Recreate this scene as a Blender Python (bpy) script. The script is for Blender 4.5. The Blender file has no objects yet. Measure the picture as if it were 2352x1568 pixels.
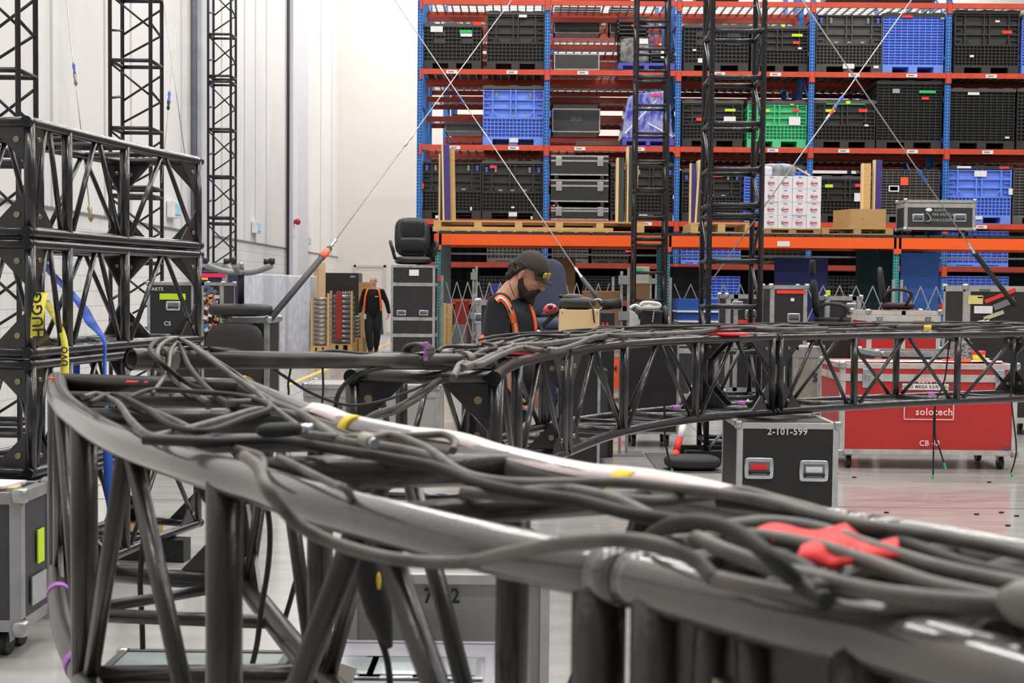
import bpy, math, random
from mathutils import Vector, Matrix
random.seed(7)
C = bpy.context.scene
COL = C.collection
V = Vector
PI = math.pi
# ---------------------------------------------------------------- camera
F = 3000.0
EYE = 1.52
yd = V((23, 121, -F)).normalized()
xd = V((1, -0.0095, 0)); xd = (xd - yd*xd.dot(yd)).normalized()
zd = xd.cross(yd)
R = Matrix((xd, yd, zd))
def ray(x, y): return R @ V((x-1176, 784-y, -F))
def P(x, y, Y):
    """world point seen at photo pixel (x, y) at distance Y"""
    d = ray(x, y); return V((d.x/d.y*Y, Y, EYE + d.z/d.y*Y))
def G(x, y, z):
    """world point seen at photo pixel (x, y) at height z"""
    d = ray(x, y); t = (z-EYE)/d.z; return V((d.x*t, d.y*t, z))
cam = bpy.data.cameras.new('camera'); camo = bpy.data.objects.new('camera', cam); COL.objects.link(camo)
cam.sensor_width = 36; cam.lens = 36*F/2352
camo.matrix_world = Matrix.Translation((0, 0, EYE)) @ R.to_4x4()
cam.clip_start = .05; cam.clip_end = 200
cam.dof.use_dof = True; cam.dof.focus_distance = 8.5; cam.dof.aperture_fstop = 9.0
C.camera = camo
# ---------------------------------------------------------------- light
C.view_settings.view_transform = 'Standard'; C.view_settings.look = 'None'
C.view_settings.gamma = 1; C.view_settings.use_curve_mapping = False
C.view_settings.exposure = 0.0
w = bpy.data.worlds.new('world'); C.world = w; w.use_nodes = True
w.node_tree.nodes['Background'].inputs[0].default_value = (1.0, .98, .955, 1)
w.node_tree.nodes['Background'].inputs[1].default_value = .34
def area(name, loc, sx, sy, power, col=(1, .97, .93)):
    l = bpy.data.lights.new(name, 'AREA'); l.shape = 'RECTANGLE'; l.size = sx; l.size_y = sy
    l.energy = power; l.color = col
    o = bpy.data.objects.new(name, l); o.location = loc; COL.objects.link(o); return o
for iy in range(7):
    for ix in range(4):
        area('high_bay_lamp', (-3.6+ix*5.2, 1.5+iy*6.2, 12.2), 3.2, .3, 278)
C.cycles.max_bounces = 5; C.cycles.diffuse_bounces = 3; C.cycles.glossy_bounces = 3
C.cycles.transmission_bounces = 4; C.cycles.transparent_max_bounces = 8
C.cycles.caustics_reflective = False; C.cycles.caustics_refractive = False
C.cycles.sample_clamp_indirect = 4
C.cycles.use_denoising = True
# ---------------------------------------------------------------- materials
def lin(c):
    c /= 255; return c/12.92 if c <= .04045 else ((c+.055)/1.055)**2.4
MATS = {}
def M(name, rgb=None, rough=.6, metal=0, var=.12, scale=8, bump=0, alpha=1, trans=0, spec=None, vcol=None, stretch=None, coat=0, vthr=None):
    if name in MATS: return MATS[name]
    m = bpy.data.materials.new(name); m.use_nodes = True; nt = m.node_tree; N = nt.nodes; L = nt.links
    b = N['Principled BSDF']; c = tuple(lin(k) for k in rgb)
    b.inputs['Roughness'].default_value = rough; b.inputs['Metallic'].default_value = metal
    if spec is not None: b.inputs['Specular IOR Level'].default_value = spec
    if alpha < 1: b.inputs['Alpha'].default_value = alpha
    if trans: b.inputs['Transmission Weight'].default_value = trans
    if coat: b.inputs['Coat Weight'].default_value = coat; b.inputs['Coat Roughness'].default_value = .12
    tc = N.new('ShaderNodeTexCoord'); mp = N.new('ShaderNodeMapping'); L.new(tc.outputs['Object'], mp.inputs[0])
    if stretch: mp.inputs['Scale'].default_value = stretch
    n = N.new('ShaderNodeTexNoise'); n.inputs['Scale'].default_value = scale; n.inputs['Detail'].default_value = 5
    L.new(mp.outputs[0], n.inputs['Vector'])
    r = N.new('ShaderNodeValToRGB'); L.new(n.outputs['Fac'], r.inputs[0])
    c2 = tuple(lin(k) for k in vcol) if vcol else tuple(k*(1-var) for k in c)
    c3 = c if vcol else tuple(min(1, k*(1+var)) for k in c)
    lo, hi = vthr or (.3, .7)
    r.color_ramp.elements[0].position = lo; r.color_ramp.elements[1].position = hi
    r.color_ramp.elements[0].color = (*c3, 1); r.color_ramp.elements[1].color = (*c2, 1)
    L.new(r.outputs[0], b.inputs['Base Color'])
    if bump:
        bp = N.new('ShaderNodeBump'); bp.inputs['Strength'].default_value = bump; bp.inputs['Distance'].default_value = .0015
        n2 = N.new('ShaderNodeTexNoise'); n2.inputs['Scale'].default_value = scale*22
        L.new(mp.outputs[0], n2.inputs['Vector']); L.new(n2.outputs['Fac'], bp.inputs['Height']); L.new(bp.outputs[0], b.inputs['Normal'])
    MATS[name] = m; return m
black_paint = M('truss_black_paint', (30, 30, 33), .25, var=.3, scale=9, bump=.25, vcol=(52, 48, 46), vthr=(.42, .8), coat=.3)
tube_old = M('worn_tube_paint', (36, 34, 33), .3, var=.3, scale=6, bump=.35, vcol=(50, 46, 43), vthr=(.4, .85), coat=.1)
tube_dust_lit = M('dusty_lit_top_tube_paint', (70, 66, 65), .27, var=.3, scale=6, bump=.35, vcol=(104, 98, 94), vthr=(.35, .8), coat=.9)  # dust plus the overhead reflections on the top tubes, painted as lighter base colour
tower_black = M('tower_black_paint', (27, 27, 31), .35, scale=8, bump=.2, vcol=(50, 48, 50), vthr=(.5, .85))
tower_chip = M('chipped_tower_paint', (27, 27, 31), .35, scale=40, vcol=(190, 190, 190), vthr=(.66, .72))
rubber = M('rubber_cable', (64, 61, 59), .5, scale=20, vcol=(108, 102, 97))
rubber_d = M('dark_rubber', (26, 26, 27), .6)
steel = M('galvanised_steel', (170, 172, 172), .35, .7, scale=14)
chrome = M('zinc_plated', (200, 205, 210), .22, .9, scale=20, bump=.2)
alum = M('aluminium_edge', (176, 178, 178), .4, .35, scale=12, vcol=(140, 140, 138))
brass = M('bolt_head', (150, 140, 110), .35, .8)
white_wall = M('white_painted_panel', (225, 223, 222), .7, var=.03, scale=.6)
cream_wall = M('cream_painted_wall', (220, 215, 210), .8, var=.02, scale=.4)
rack_blue = M('blue_rack_steel', (50, 116, 196), .45, scale=6, var=.1)
rack_red = M('red_orange_rack_beam', (196, 68, 38), .45, scale=5, var=.12)
rack_brown = M('brick_red_and_shaded_beam', (150, 52, 34), .5, scale=5, var=.15)
orange = M('bright_orange_beam', (240, 92, 22), .42, scale=2, var=.05)
teal = M('teal_rack_post', (70, 158, 160), .45, scale=6)
holes = M('post_slot_dark', (14, 16, 22), .9)
paper = M('white_paper_label', (225, 225, 226), .6, var=.05, scale=30)
ink = M('dark_ink', (30, 30, 34), .6)
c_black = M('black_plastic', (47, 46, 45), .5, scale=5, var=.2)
c_blue = M('blue_plastic', (110, 146, 236), .45, scale=5, var=.1)
c_navy = M('deep_blue_plastic', (72, 78, 178), .5, scale=5, var=.15)
c_green = M('green_plastic', (78, 196, 138), .5, scale=5, var=.1)
c_grey = M('grey_plastic', (98, 96, 93), .5, scale=5, var=.15)
dark_gap = M('dark_interior', (14, 14, 15), .9)
t_red = M('red_tape', (232, 52, 44), .6, var=.06); t_lime = M('lime_tape', (196, 226, 44), .6, var=.06)
t_green = M('green_tape', (40, 190, 92), .6, var=.06); t_pink = M('pink_tape', (240, 40, 96), .6, var=.06)
t_yel = M('yellow_tape', (235, 205, 60), .6, var=.06); t_pur = M('purple_tape', (180, 105, 200), .6, var=.06)
t_org = M('orange_tape', (240, 92, 44), .6, var=.06)
lam_black = M('black_laminate', (34, 33, 34), .5, scale=10, var=.2)
lam_red = M('red_laminate', (192, 40, 38), .42, scale=3, vcol=(176, 46, 44))
lam_grey = M('grey_laminate', (150, 149, 146), .5, scale=3, var=.06)
lam_navy = M('navy_laminate', (28, 32, 74), .5)
lam_org = M('orange_laminate', (226, 84, 42), .5)
wood = M('pale_wood', (214, 178, 118), .7, scale=3, stretch=(1, 12, 12), vcol=(190, 150, 92))
ply = M('plywood', (226, 194, 148), .7, scale=4, var=.06)
card = M('cardboard', (176, 140, 92), .85, var=.05)
brown_card = M('old_cardboard', (120, 88, 58), .85, var=.1)
fab_black = M('black_fabric', (24, 26, 30), .9, scale=20, var=.2)
leather = M('black_leather', (26, 26, 28), .35, scale=20, bump=.2)
fab_navy = M('navy_grey_fabric', (62, 68, 88), .9)
film = M('stretch_film', (226, 228, 236), .18, scale=5, bump=1.0, vcol=(190, 192, 204), stretch=(3, 3, 1))
hv_orange = M('hi_vis_orange', (255, 104, 40), .6, var=.05); reflect = M('reflective_tape', (205, 196, 190), .35, var=.05)
caster_m = M('caster_rubber', (24, 24, 26), .5)
# ---------------------------------------------------------------- mesh builder
def rotz(a): return Matrix.Rotation(a, 3, 'Z')
def frame(d):
    d = d.normalized(); u = V((0, 0, 1)) if abs(d.z) < .9 else V((1, 0, 0))
    a = d.cross(u).normalized(); return a, a.cross(d).normalized()
class MB:
    def __init__(s): s.v = []; s.f = []; s.sm = []
    def face(s, idx, sm=False): s.f.append(idx); s.sm.append(sm)
    def box(s, x0, x1, y0, y1, z0, z1, m=None, o=None):
        b = len(s.v)
        for z in (z0, z1):
            for x, y in ((x0, y0), (x1, y0), (x1, y1), (x0, y1)):
                p = V((x, y, z)); p = m @ p if m else p; s.v.append(p+o if o else p)
        for q in ((3, 2, 1, 0), (4, 5, 6, 7), (0, 1, 5, 4), (1, 2, 6, 5), (2, 3, 7, 6), (3, 0, 4, 7)): s.face([b+k for k in q])
        return s
    def bar(s, a, b, wx, wy, up=None):
        """rectangular bar from a to b; wx across, wy along 'up'"""
        d = (b-a).normalized(); up = up or (V((0, 0, 1)) if abs(d.z) < .9 else V((0, 1, 0)))
        sx = d.cross(up).normalized(); u = sx.cross(d); k = len(s.v)
        for p in (a, b):
            for q, r in ((-1, -1), (1, -1), (1, 1), (-1, 1)): s.v.append(p+sx*q*wx/2+u*r*wy/2)
        for q in ((0, 1, 2, 3), (7, 6, 5, 4), (4, 5, 1, 0), (5, 6, 2, 1), (6, 7, 3, 2), (7, 4, 0, 3)): s.face([k+j for j in q])
        return s
    def tube(s, pts, r, n=10, cap=True, ry=None):
        pts = [V(p) for p in pts]; m = len(pts); rr = r if isinstance(r, (list, tuple)) else [r]*m
        d0 = (pts[1]-pts[0]); a, b = frame(d0); k = len(s.v)
        for i, p in enumerate(pts):
            d = (pts[min(i+1, m-1)]-pts[max(i-1, 0)]).normalized()
            a = (a-d*a.dot(d)); a = a.normalized() if a.length > 1e-6 else frame(d)[0]; b = d.cross(a)
            for j in range(n):
                t = 2*PI*j/n; s.v.append(p+a*math.cos(t)*rr[i]+b*math.sin(t)*rr[i]*(ry or 1))
        for i in range(m-1):
            for j in range(n):
                s.face([k+i*n+j, k+i*n+(j+1) % n, k+(i+1)*n+(j+1) % n, k+(i+1)*n+j], True)
        if cap: s.face([k+j for j in range(n)][::-1]); s.face([k+(m-1)*n+j for j in range(n)])
        return s
    def cyl(s, a, b, r, n=12, cap=True): return s.tube([a, b], r, n, cap)
    def sell(s, c, rad, e1=1, e2=1, m=None, nu=18, nv=10):
        """superellipsoid: e<1 boxier"""
        c = V(c); k = len(s.v); pw = lambda t, e: math.copysign(abs(t)**e, t)
        for i in range(nv+1):
            f = -PI/2+PI*i/nv
            for j in range(nu):
                t = 2*PI*j/nu; p = V((rad[0]*pw(math.cos(f), e1)*pw(math.cos(t), e2), rad[1]*pw(math.cos(f), e1)*pw(math.sin(t), e2), rad[2]*pw(math.sin(f), e1)))
                s.v.append(c+(m @ p if m else p))
        for i in range(nv):
            for j in range(nu): s.face([k+i*nu+j, k+i*nu+(j+1) % nu, k+(i+1)*nu+(j+1) % nu, k+(i+1)*nu+j], True)
        return s
    def prism(s, poly, ext):
        k = len(s.v); n = len(poly); ext = V(ext)
        for p in poly: s.v.append(V(p))
        for p in poly: s.v.append(V(p)+ext)
        s.face([k+j for j in range(n)]); s.face([k+n+j for j in range(n)][::-1])
        for j in range(n): s.face([k+(j+1) % n, k+j, k+n+j, k+n+(j+1) % n])
        return s
    def lathe(s, prof, o=V((0, 0, 0)), n=16, ax=None):
        k = len(s.v); m = ax
        for r, z in prof:
            for j in range(n):
                t = 2*PI*j/n; p = V((r*math.cos(t), r*math.sin(t), z)); s.v.append((m @ p if m else p)+o)
        for i in range(len(prof)-1):
            for j in range(n): s.face([k+i*n+j, k+i*n+(j+1) % n, k+(i+1)*n+(j+1) % n, k+(i+1)*n+j], True)
        s.face([k+j for j in range(n)][::-1]); s.face([k+(len(prof)-1)*n+j for j in range(n)])
        return s
    def ribbon(s, L_, R_, th=.002):
        """strap between two edge polylines, with thickness"""
        k = len(s.v); m = len(L_)
        for a, b in zip(L_, R_):
            i = L_.index(a); t = (L_[min(i+1, m-1)]-L_[max(i-1, 0)]); nn = t.cross(b-a).normalized()*th/2
            s.v += [a-nn, b-nn, b+nn, a+nn]
        for i in range(m-1):
            for j in range(4): s.face([k+i*4+j, k+i*4+(j+1) % 4, k+i*4+4+(j+1) % 4, k+i*4+4+j], True)
        s.face([k, k+1, k+2, k+3]); s.face([k+4*m-1, k+4*m-2, k+4*m-3, k+4*m-4]); return s
    def build(s, name, mat, parent=None, org=None, bevel=0, sub=0):
        me = bpy.data.meshes.new(name); vv = [p-org for p in s.v] if org else s.v
        me.from_pydata([tuple(p) for p in vv], [], s.f); me.polygons.foreach_set('use_smooth', s.sm)
        me.materials.append(mat); me.update()
        o = bpy.data.objects.new(name, me); COL.objects.link(o)
        if parent: o.parent = parent
        if bevel:
            b = o.modifiers.new('b', 'BEVEL'); b.width = bevel; b.segments = 2; b.limit_method = 'ANGLE'
        if sub:
            b = o.modifiers.new('s', 'SUBSURF'); b.levels = sub; b.render_levels = sub
        return o
def E(name, label, cat, loc=(0, 0, 0), rz=0, group=None):
    o = bpy.data.objects.new(name, None); COL.objects.link(o); o.location = loc; o.rotation_euler = (0, 0, rz)
    o.empty_display_size = .1; tag(o, label, cat, group); return o
def tag(o, label, cat, group=None):
    o['label'] = label; o['category'] = cat
    if group: o['group'] = group
    return o
def lab(o, s): o['label'] = s; return o
def struct(o): o['kind'] = 'structure'; return o
def smooth(pts, k=6):
    pts = [V(p) for p in pts]; out = []
    q = [pts[0]*2-pts[1]]+pts+[pts[-1]*2-pts[-2]]
    for i in range(1, len(q)-2):
        for j in range(k):
            t = j/k; a, b, c, d = q[i-1:i+3]
            out.append(.5*((2*b)+(c-a)*t+(2*a-5*b+4*c-d)*t*t+(3*b-a-3*c+d)*t**3))
    out.append(pts[-1]); return out
def arclen(p):
    s = [0]
    for a, b in zip(p, p[1:]): s.append(s[-1]+(b-a).length)
    return s
def along(p, f, S=None):
    S = S or arclen(p); d = f*S[-1]
    if d <= 0: return p[0]+(p[1]-p[0]).normalized()*d if d < 0 else p[0].copy()
    for i in range(len(p)-1):
        if S[i+1] >= d: return p[i].lerp(p[i+1], (d-S[i])/max(1e-9, S[i+1]-S[i]))
    return p[-1].copy()
def fracof(p, q):
    S = arclen(p); i = min(range(len(p)), key=lambda i: (p[i]-q).xy.length); return S[i]/S[-1]
def text(s, size, loc, parent, mat, name='lettering', rot=(PI/2, 0, 0), bold=.02, sx=1, align='CENTER'):
    cu = bpy.data.curves.new('t', 'FONT'); cu.body = s; cu.size = size; cu.extrude = .0015; cu.offset = bold*size
    cu.align_x = align; cu.align_y = 'CENTER'; cu.space_character = 1.08; cu.resolution_u = 2
    ob = bpy.data.objects.new('t', cu); COL.objects.link(ob)
    dg = bpy.context.evaluated_depsgraph_get(); me = bpy.data.meshes.new_from_object(ob.evaluated_get(dg))
    bpy.data.objects.remove(ob); bpy.data.curves.remove(cu)
    me.materials.clear(); me.materials.append(mat); me.transform(Matrix.Diagonal((sx, 1, 1, 1)))
    o = bpy.data.objects.new(name, me); o.location = loc; o.rotation_euler = rot; COL.objects.link(o)
    if parent: o.parent = parent
    return o
def blob(name, shapes, mat, parent, vox=.01, sm=4, org=None):
    """one continuous surface from overlapping ellipsoids and tapered limbs"""
    mb = MB()
    for q in shapes:
        if q[0] == 'e': mb.sell(q[1], q[2], m=q[3] if len(q) > 3 else None, nu=16, nv=10)
        elif q[0] == 's': mb.sell(q[1], q[2], q[3], q[3], m=q[4] if len(q) > 4 else None, nu=20, nv=12)
        else:
            pts, rr = q[1], q[2]; mb.tube(smooth(pts, 4), [x for x in smoothr(rr, 4)], 12, ry=q[3] if len(q) > 3 else None)
            mb.sell(pts[0], (rr[0],)*3); mb.sell(pts[-1], (rr[-1],)*3)
    o = mb.build(name, mat, None, org)
    m = o.modifiers.new('r', 'REMESH'); m.mode = 'VOXEL'; m.voxel_size = vox
    m = o.modifiers.new('s', 'SMOOTH'); m.iterations = sm; m.factor = .5
    dg = bpy.context.evaluated_depsgraph_get(); me = bpy.data.meshes.new_from_object(o.evaluated_get(dg))
    o.modifiers.clear(); old = o.data; o.data = me; bpy.data.meshes.remove(old); me.name = name
    me.polygons.foreach_set('use_smooth', [True]*len(me.polygons))
    me.materials.clear(); me.materials.append(mat); o.parent = parent; return o
def smoothr(r, k):
    return [v.x for v in smooth([V((x, 0, 0)) for x in r], k)]
# ---------------------------------------------------------------- the hall
def nodes_floor():
    m = bpy.data.materials.new('polished_concrete'); m.use_nodes = True; nt = m.node_tree; N = nt.nodes; L = nt.links
    b = N['Principled BSDF']; tc = N.new('ShaderNodeTexCoord')
    n = N.new('ShaderNodeTexNoise'); n.inputs['Scale'].default_value = .9; n.inputs['Detail'].default_value = 9; L.new(tc.outputs['Object'], n.inputs['Vector'])
    mp = N.new('ShaderNodeMapping'); mp.inputs['Scale'].default_value = (.5, 2.5, 1); L.new(tc.outputs['Object'], mp.inputs[0])
    n2 = N.new('ShaderNodeTexNoise'); n2.inputs['Scale'].default_value = 3; n2.inputs['Detail'].default_value = 6; L.new(mp.outputs[0], n2.inputs['Vector'])
    mx = N.new('ShaderNodeMath'); mx.operation = 'ADD'; L.new(n.outputs['Fac'], mx.inputs[0]); L.new(n2.outputs['Fac'], mx.inputs[1])
    r = N.new('ShaderNodeValToRGB'); r.color_ramp.elements[0].position = .35; r.color_ramp.elements[1].position = .65
    hv = N.new('ShaderNodeMath'); hv.operation = 'MULTIPLY'; hv.inputs[1].default_value = .5; L.new(mx.outputs[0], hv.inputs[0]); L.new(hv.outputs[0], r.inputs[0])
    r.color_ramp.elements[0].color = (*[lin(k) for k in (172, 170, 167)], 1); r.color_ramp.elements[1].color = (*[lin(k) for k in (194, 192, 189)], 1)
    L.new(r.outputs[0], b.inputs['Base Color'])
    q = N.new('ShaderNodeMapRange'); q.inputs[3].default_value = .13; q.inputs[4].default_value = .32; L.new(n2.outputs['Fac'], q.inputs[0]); L.new(q.outputs[0], b.inputs['Roughness'])
    b.inputs['Coat Weight'].default_value = .6; b.inputs['Coat Roughness'].default_value = .12
    return m
XW, YB = -5.82, 41.1
struct(MB().box(XW-1, 26, -6, YB+1, -.2, 0).build('floor', nodes_floor()))
jt = M('floor_joint', (96, 94, 92), .8)
b = MB()
for x in (-3.2, 1.9, 7, 12): b.box(x, x+.012, -4, YB, 0, .0015)
for y in (3.1, 9.2, 15.3, 21.4, 27.5, 33.6): b.box(XW, 24, y, y+.012, 0, .0015)
struct(b.build('trim_1', jt))
yl = M('yellow_floor_paint', (232, 190, 92), .5)
p, q = G(660, 884, 0), G(905, 783, 0)
struct(MB().bar(V((p.x, p.y, .001)), V((q.x, q.y, .001)), .1, .003).build('trim_2', yl))
# left wall: block base course, metal panels above, pilasters
b = MB(); b.box(XW-.4, XW, -6, YB, 2.47, 14)
y = -5.0
struct(b.build('wall_left', white_wall))
def nodes_block():
    m = bpy.data.materials.new('painted_block'); m.use_nodes = True; nt = m.node_tree; N = nt.nodes; L = nt.links
    bs = N['Principled BSDF']; tc = N.new('ShaderNodeTexCoord'); mp = N.new('ShaderNodeMapping'); L.new(tc.outputs['Object'], mp.inputs[0])
    mp.inputs['Rotation'].default_value = (PI/2, 0, PI/2)
    sx = N.new('ShaderNodeSeparateXYZ'); L.new(tc.outputs['Object'], sx.inputs[0]); cb = N.new('ShaderNodeCombineXYZ')
    L.new(sx.outputs[1], cb.inputs[0]); L.new(sx.outputs[2], cb.inputs[1])
    br = N.new('ShaderNodeTexBrick'); L.new(cb.outputs[0], br.inputs[0]); br.inputs['Scale'].default_value = 1
    br.inputs['Brick Width'].default_value = .41; br.inputs['Row Height'].default_value = .205; br.inputs['Mortar Size'].default_value = .006
    br.inputs[1].default_value = (.74, .73, .72, 1); br.inputs[2].default_value = (.72, .71, .7, 1); br.inputs[3].default_value = (.5, .49, .49, 1)
    L.new(br.outputs[0], bs.inputs['Base Color']); bs.inputs['Roughness'].default_value = .7; return m
struct(MB().box(XW-.4, XW-.01, -6, YB, 0, 2.47).build('wall_block_course', nodes_block()))
struct(MB().box(XW-.01, XW+.02, -6, YB, 2.45, 2.475).build('trim_3', M('wall_cap_flashing', (120, 120, 124), .6)))
b = MB()
def wallY(x): return -XW*F/(1199-x)
for x in (118, 240, 300, 415, 508, 560, 585, 610, 735, 760): y = wallY(x); b.box(XW-.01, XW+.012, y-.03, y+.03, 2.48, 14)
struct(b.build('trim_4', M('panel_seam', (196, 195, 197), .7, var=.02)))
for k, (x0, x1) in enumerate(((442, 472), (657, 693))):
    y0, y1 = wallY(x0), wallY(x1)
    struct(MB().box(XW-.02, XW+.16, y0, y1, 0, 14).build('wall_pilaster', M('pilaster_paint', (212, 213, 219), .6, var=.02)))
for x, m_ in ((438, (120, 126, 140)), (655, (45, 46, 52))):
    y = wallY(x); struct(MB().cyl(V((XW+.06, y, 0)), V((XW+.06, y, 14)), .05 if x < 500 else .035, 10).build('trim_5' if x < 500 else 'trim_6', M('pipe_%d' % x, m_, .5)))
# back wall, door
struct(MB().box(XW-.4, 30, YB, YB+.4, 0, 14).build('wall_back', cream_wall))
struct(MB().box(XW, 14, YB-.02, YB, 0, .12).build('baseboard_back', M('grey_base', (190, 186, 182), .7)))
p0, p1 = P(818, 700, YB), P(881, 700, YB)
dr = struct(MB().box(p0.x, p1.x, YB-.05, YB-.01, 0, 2.15).build('door_1', M('door_paint', (214, 209, 204), .6, var=.02)))
b = MB(); b.box(p0.x-.07, p0.x, YB-.08, YB, 0, 2.22).box(p1.x, p1.x+.07, YB-.08, YB, 0, 2.22).box(p0.x-.07, p1.x+.07, YB-.08, YB, 2.15, 2.22)
struct(b.build('door_frame', M('door_frame_paint', (196, 191, 187), .6, var=.02), dr))
MB().cyl(V((p1.x-.1, YB-.05, 1)), V((p1.x-.1, YB-.12, 1)), .03).build('door_handle', steel, dr)
# wall fixtures
def wallfix(x, y, w_, h_, label, nm='emergency_light'):
    Y = wallY(x); p = P(x, y, Y); t = E(nm, label, 'light', (XW+.012, Y, p.z))
    MB().box(0, .12, -w_/2, w_/2, -h_/2, h_/2).build('housing', M('white_housing', (222, 222, 222), .5), t, bevel=.01)
    MB().box(.11, .14, -w_*.36, w_*.36, -h_*.3, h_*.3).build('lens', M('pale_blue_lens', (168, 214, 240), .3), t); return t
wallfix(389, 481, .45, .28, 'white box light with pale blue lens beside the front tall tower', 'wall_light')
wallfix(581, 522, .45, .26, 'white box light with pale blue lens between tower and red bell', 'wall_light')
wallfix(700, 552, .3, .22, 'small white box light past the red bell near the corner', 'wall_light')
Y = wallY(671); p = P(671, 512, Y); t = E('alarm_bell', 'round red fire alarm bell mounted on the white wall', 'alarm bell', (XW+.19, 32.4, p.z))
MB().sell((.06, 0, 0), (.07, .08, .08), .85, 1).cyl(V((-.025, 0, 0)), V((.05, 0, 0)), .05).build('gong', M('bell_red', (170, 36, 36), .35), t)
MB().box(-.03, .0, -.06, .06, -.35, -.26).build('label_plate', paper, t)
# ---------------------------------------------------------------- trusses
def gusset(mb, c, a, b_, th):
    """triangular plate at corner c with legs along a and b_ (vectors)"""
    n = a.cross(b_).normalized()*th
    q = c-n/2; mb.prism([q, q+a*1.25, q+a*1.22+b_*.1, q+a*.1+b_*1.22, q+b_*1.25], n)
def truss(label, A, B, zt, zb, fa, fb, mat, ends=(1, 1), name='box_truss', group=None, mid=True, n=12, r=.025, rd=.013, bolts=True, loc=None):
    A = [V((p.x, p.y, 0)) for p in A]; B = [V((p.x, p.y, 0)) for p in B]
    SA, SB = arclen(A), arclen(B)
    org = (A[0]+B[-1])/2; org.z = zb-r
    t = E(name, label, 'truss', org, group=group)
    up = lambda p, z: V((p.x, p.y, z))
    for path, S, ff in ((A, SA, fa), (B, SB, fb)):
        k = max(8, int(S[-1]/.06))
        pts = [along(path, ff[0]+(ff[-1]-ff[0])*i/k, S) for i in range(k+1)]
        for z in (zt, zb):
            mb = MB().tube([up(p, z) for p in pts], r, n+4)
            for q, s_ in ((0, 1), (-1, -1)):          # couplers: collar rings at the joints
                d = (pts[1]-pts[0] if q == 0 else pts[-2]-pts[-1]).normalized(); a = up(pts[q], z)
                mb.tube([a, a+d*.03], r*1.012, n+4)
            mb.build('chord', tube_dust_lit if (mat is tube_old and z == zt) else mat, t, org)
    for path, S, ff in ((A, SA, fa), (B, SB, fb)):
        m = len(ff)
        for i in range(m):
            p = along(path, ff[i], S)
            if i == 0: p = along(path, ff[0], S)+(along(path, ff[1], S)-p).normalized()*.035
            if i == m-1: p = p+(along(path, ff[-2], S)-p).normalized()*.035
            MB().cyl(up(p, zb), up(p, zt), r*.98, n).build('upright', mat, t, org)
            if i < m-1:
                a, c = along(path, ff[i], S), along(path, ff[i+1], S); d = (c-a).normalized()
                h = along(path, (ff[i]+ff[i+1])/2, S)
                e0 = .075 if i == 0 else .045
                MB().cyl(up(a+d*e0, zb+.01), up(h-d*.02, zt-.01), rd, 8).build('diagonal', mat, t, org)
                MB().cyl(up(c-d*.06, zb+.01), up(h+d*.02, zt-.01), rd, 8).build('diagonal', mat, t, org)
        for e, i, j in ((ends[0], 0, 1), (ends[1], m-1, m-2)):
            if not e: continue
            a = along(path, ff[i], S); d = (along(path, ff[j], S)-a).normalized(); a = a+d*.035
            for u_, v_, z in ((d*.17, V((0, 0, -.17)), zt), (V((0, 0, .17)), d*.17, zb)):
                mb = MB(); gusset(mb, up(a, z), u_, v_, .009); mb.build('gusset_plate', mat, t, org)
            if bolts:
                nn = V((d.y, -d.x, 0))
                for z in (zt-.07, zb+.07): MB().cyl(up(a+d*.07, z)-nn*.014, up(a+d*.07, z)+nn*.014, .011, 8).build('bolt', brass, t, org)
    m = len(fa)
    for i in range(m):
        a, c = along(A, fa[i], SA), along(B, fb[i], SB)
        if i in (0, m-1):
            d = (along(A, fa[1 if i == 0 else m-2], SA)-a).normalized()*.03; a = a+d; c = c+d
        for z in (zt, zb): MB().cyl(up(a, z), up(c, z), r*.95, n).build('cross_tube', mat, t, org)
        if i in (0, m-1) and ends[0 if i == 0 else 1]:
            w_ = (c-a).normalized()
            for q_, u_, v_ in ((up(a, zt), V((0, 0, -.15)), w_*.15), (up(c, zt), -w_*.15, V((0, 0, -.15))), (up(a, zb), w_*.15, V((0, 0, .15))), (up(c, zb), V((0, 0, .15)), -w_*.15)):
                mb = MB(); gusset(mb, q_, u_, v_, .01); mb.build('end_gusset', mat, t, org)
            for q, sg in ((a, 1), (c, -1)):
                nn = (along(A, fa[1 if i == 0 else m-2], SA)-along(A, fa[i], SA)).normalized()
                for z in (zt-.075, zb+.075):
                    pp = up(q+w_*sg*.055, z); MB().cyl(pp-nn*.012, pp+nn*.012, .014, 10).build('bolt', brass, t, org)
        if i < m-1 and mid:
            a2, c2 = along(A, (fa[i]+fa[i+1])/2, SA), along(B, (fb[i]+fb[i+1])/2, SB)
            for z in (zt, zb): MB().cyl(up(a2, z), up(c2, z), r*.62, n).build('cross_tube', mat, t, org)
            MB().cyl(up(c, zb), up(a2, zb), r*.55, 8).build('brace', mat, t, org)
    return t
def offset(A, w_):
    out = []
    for i, p in enumerate(A):
        d = (A[min(i+1, len(A)-1)]-A[max(i-1, 0)]); n_ = V((-d.y, d.x, 0)).normalized(); out.append(p+n_*w_)
    return out
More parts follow.
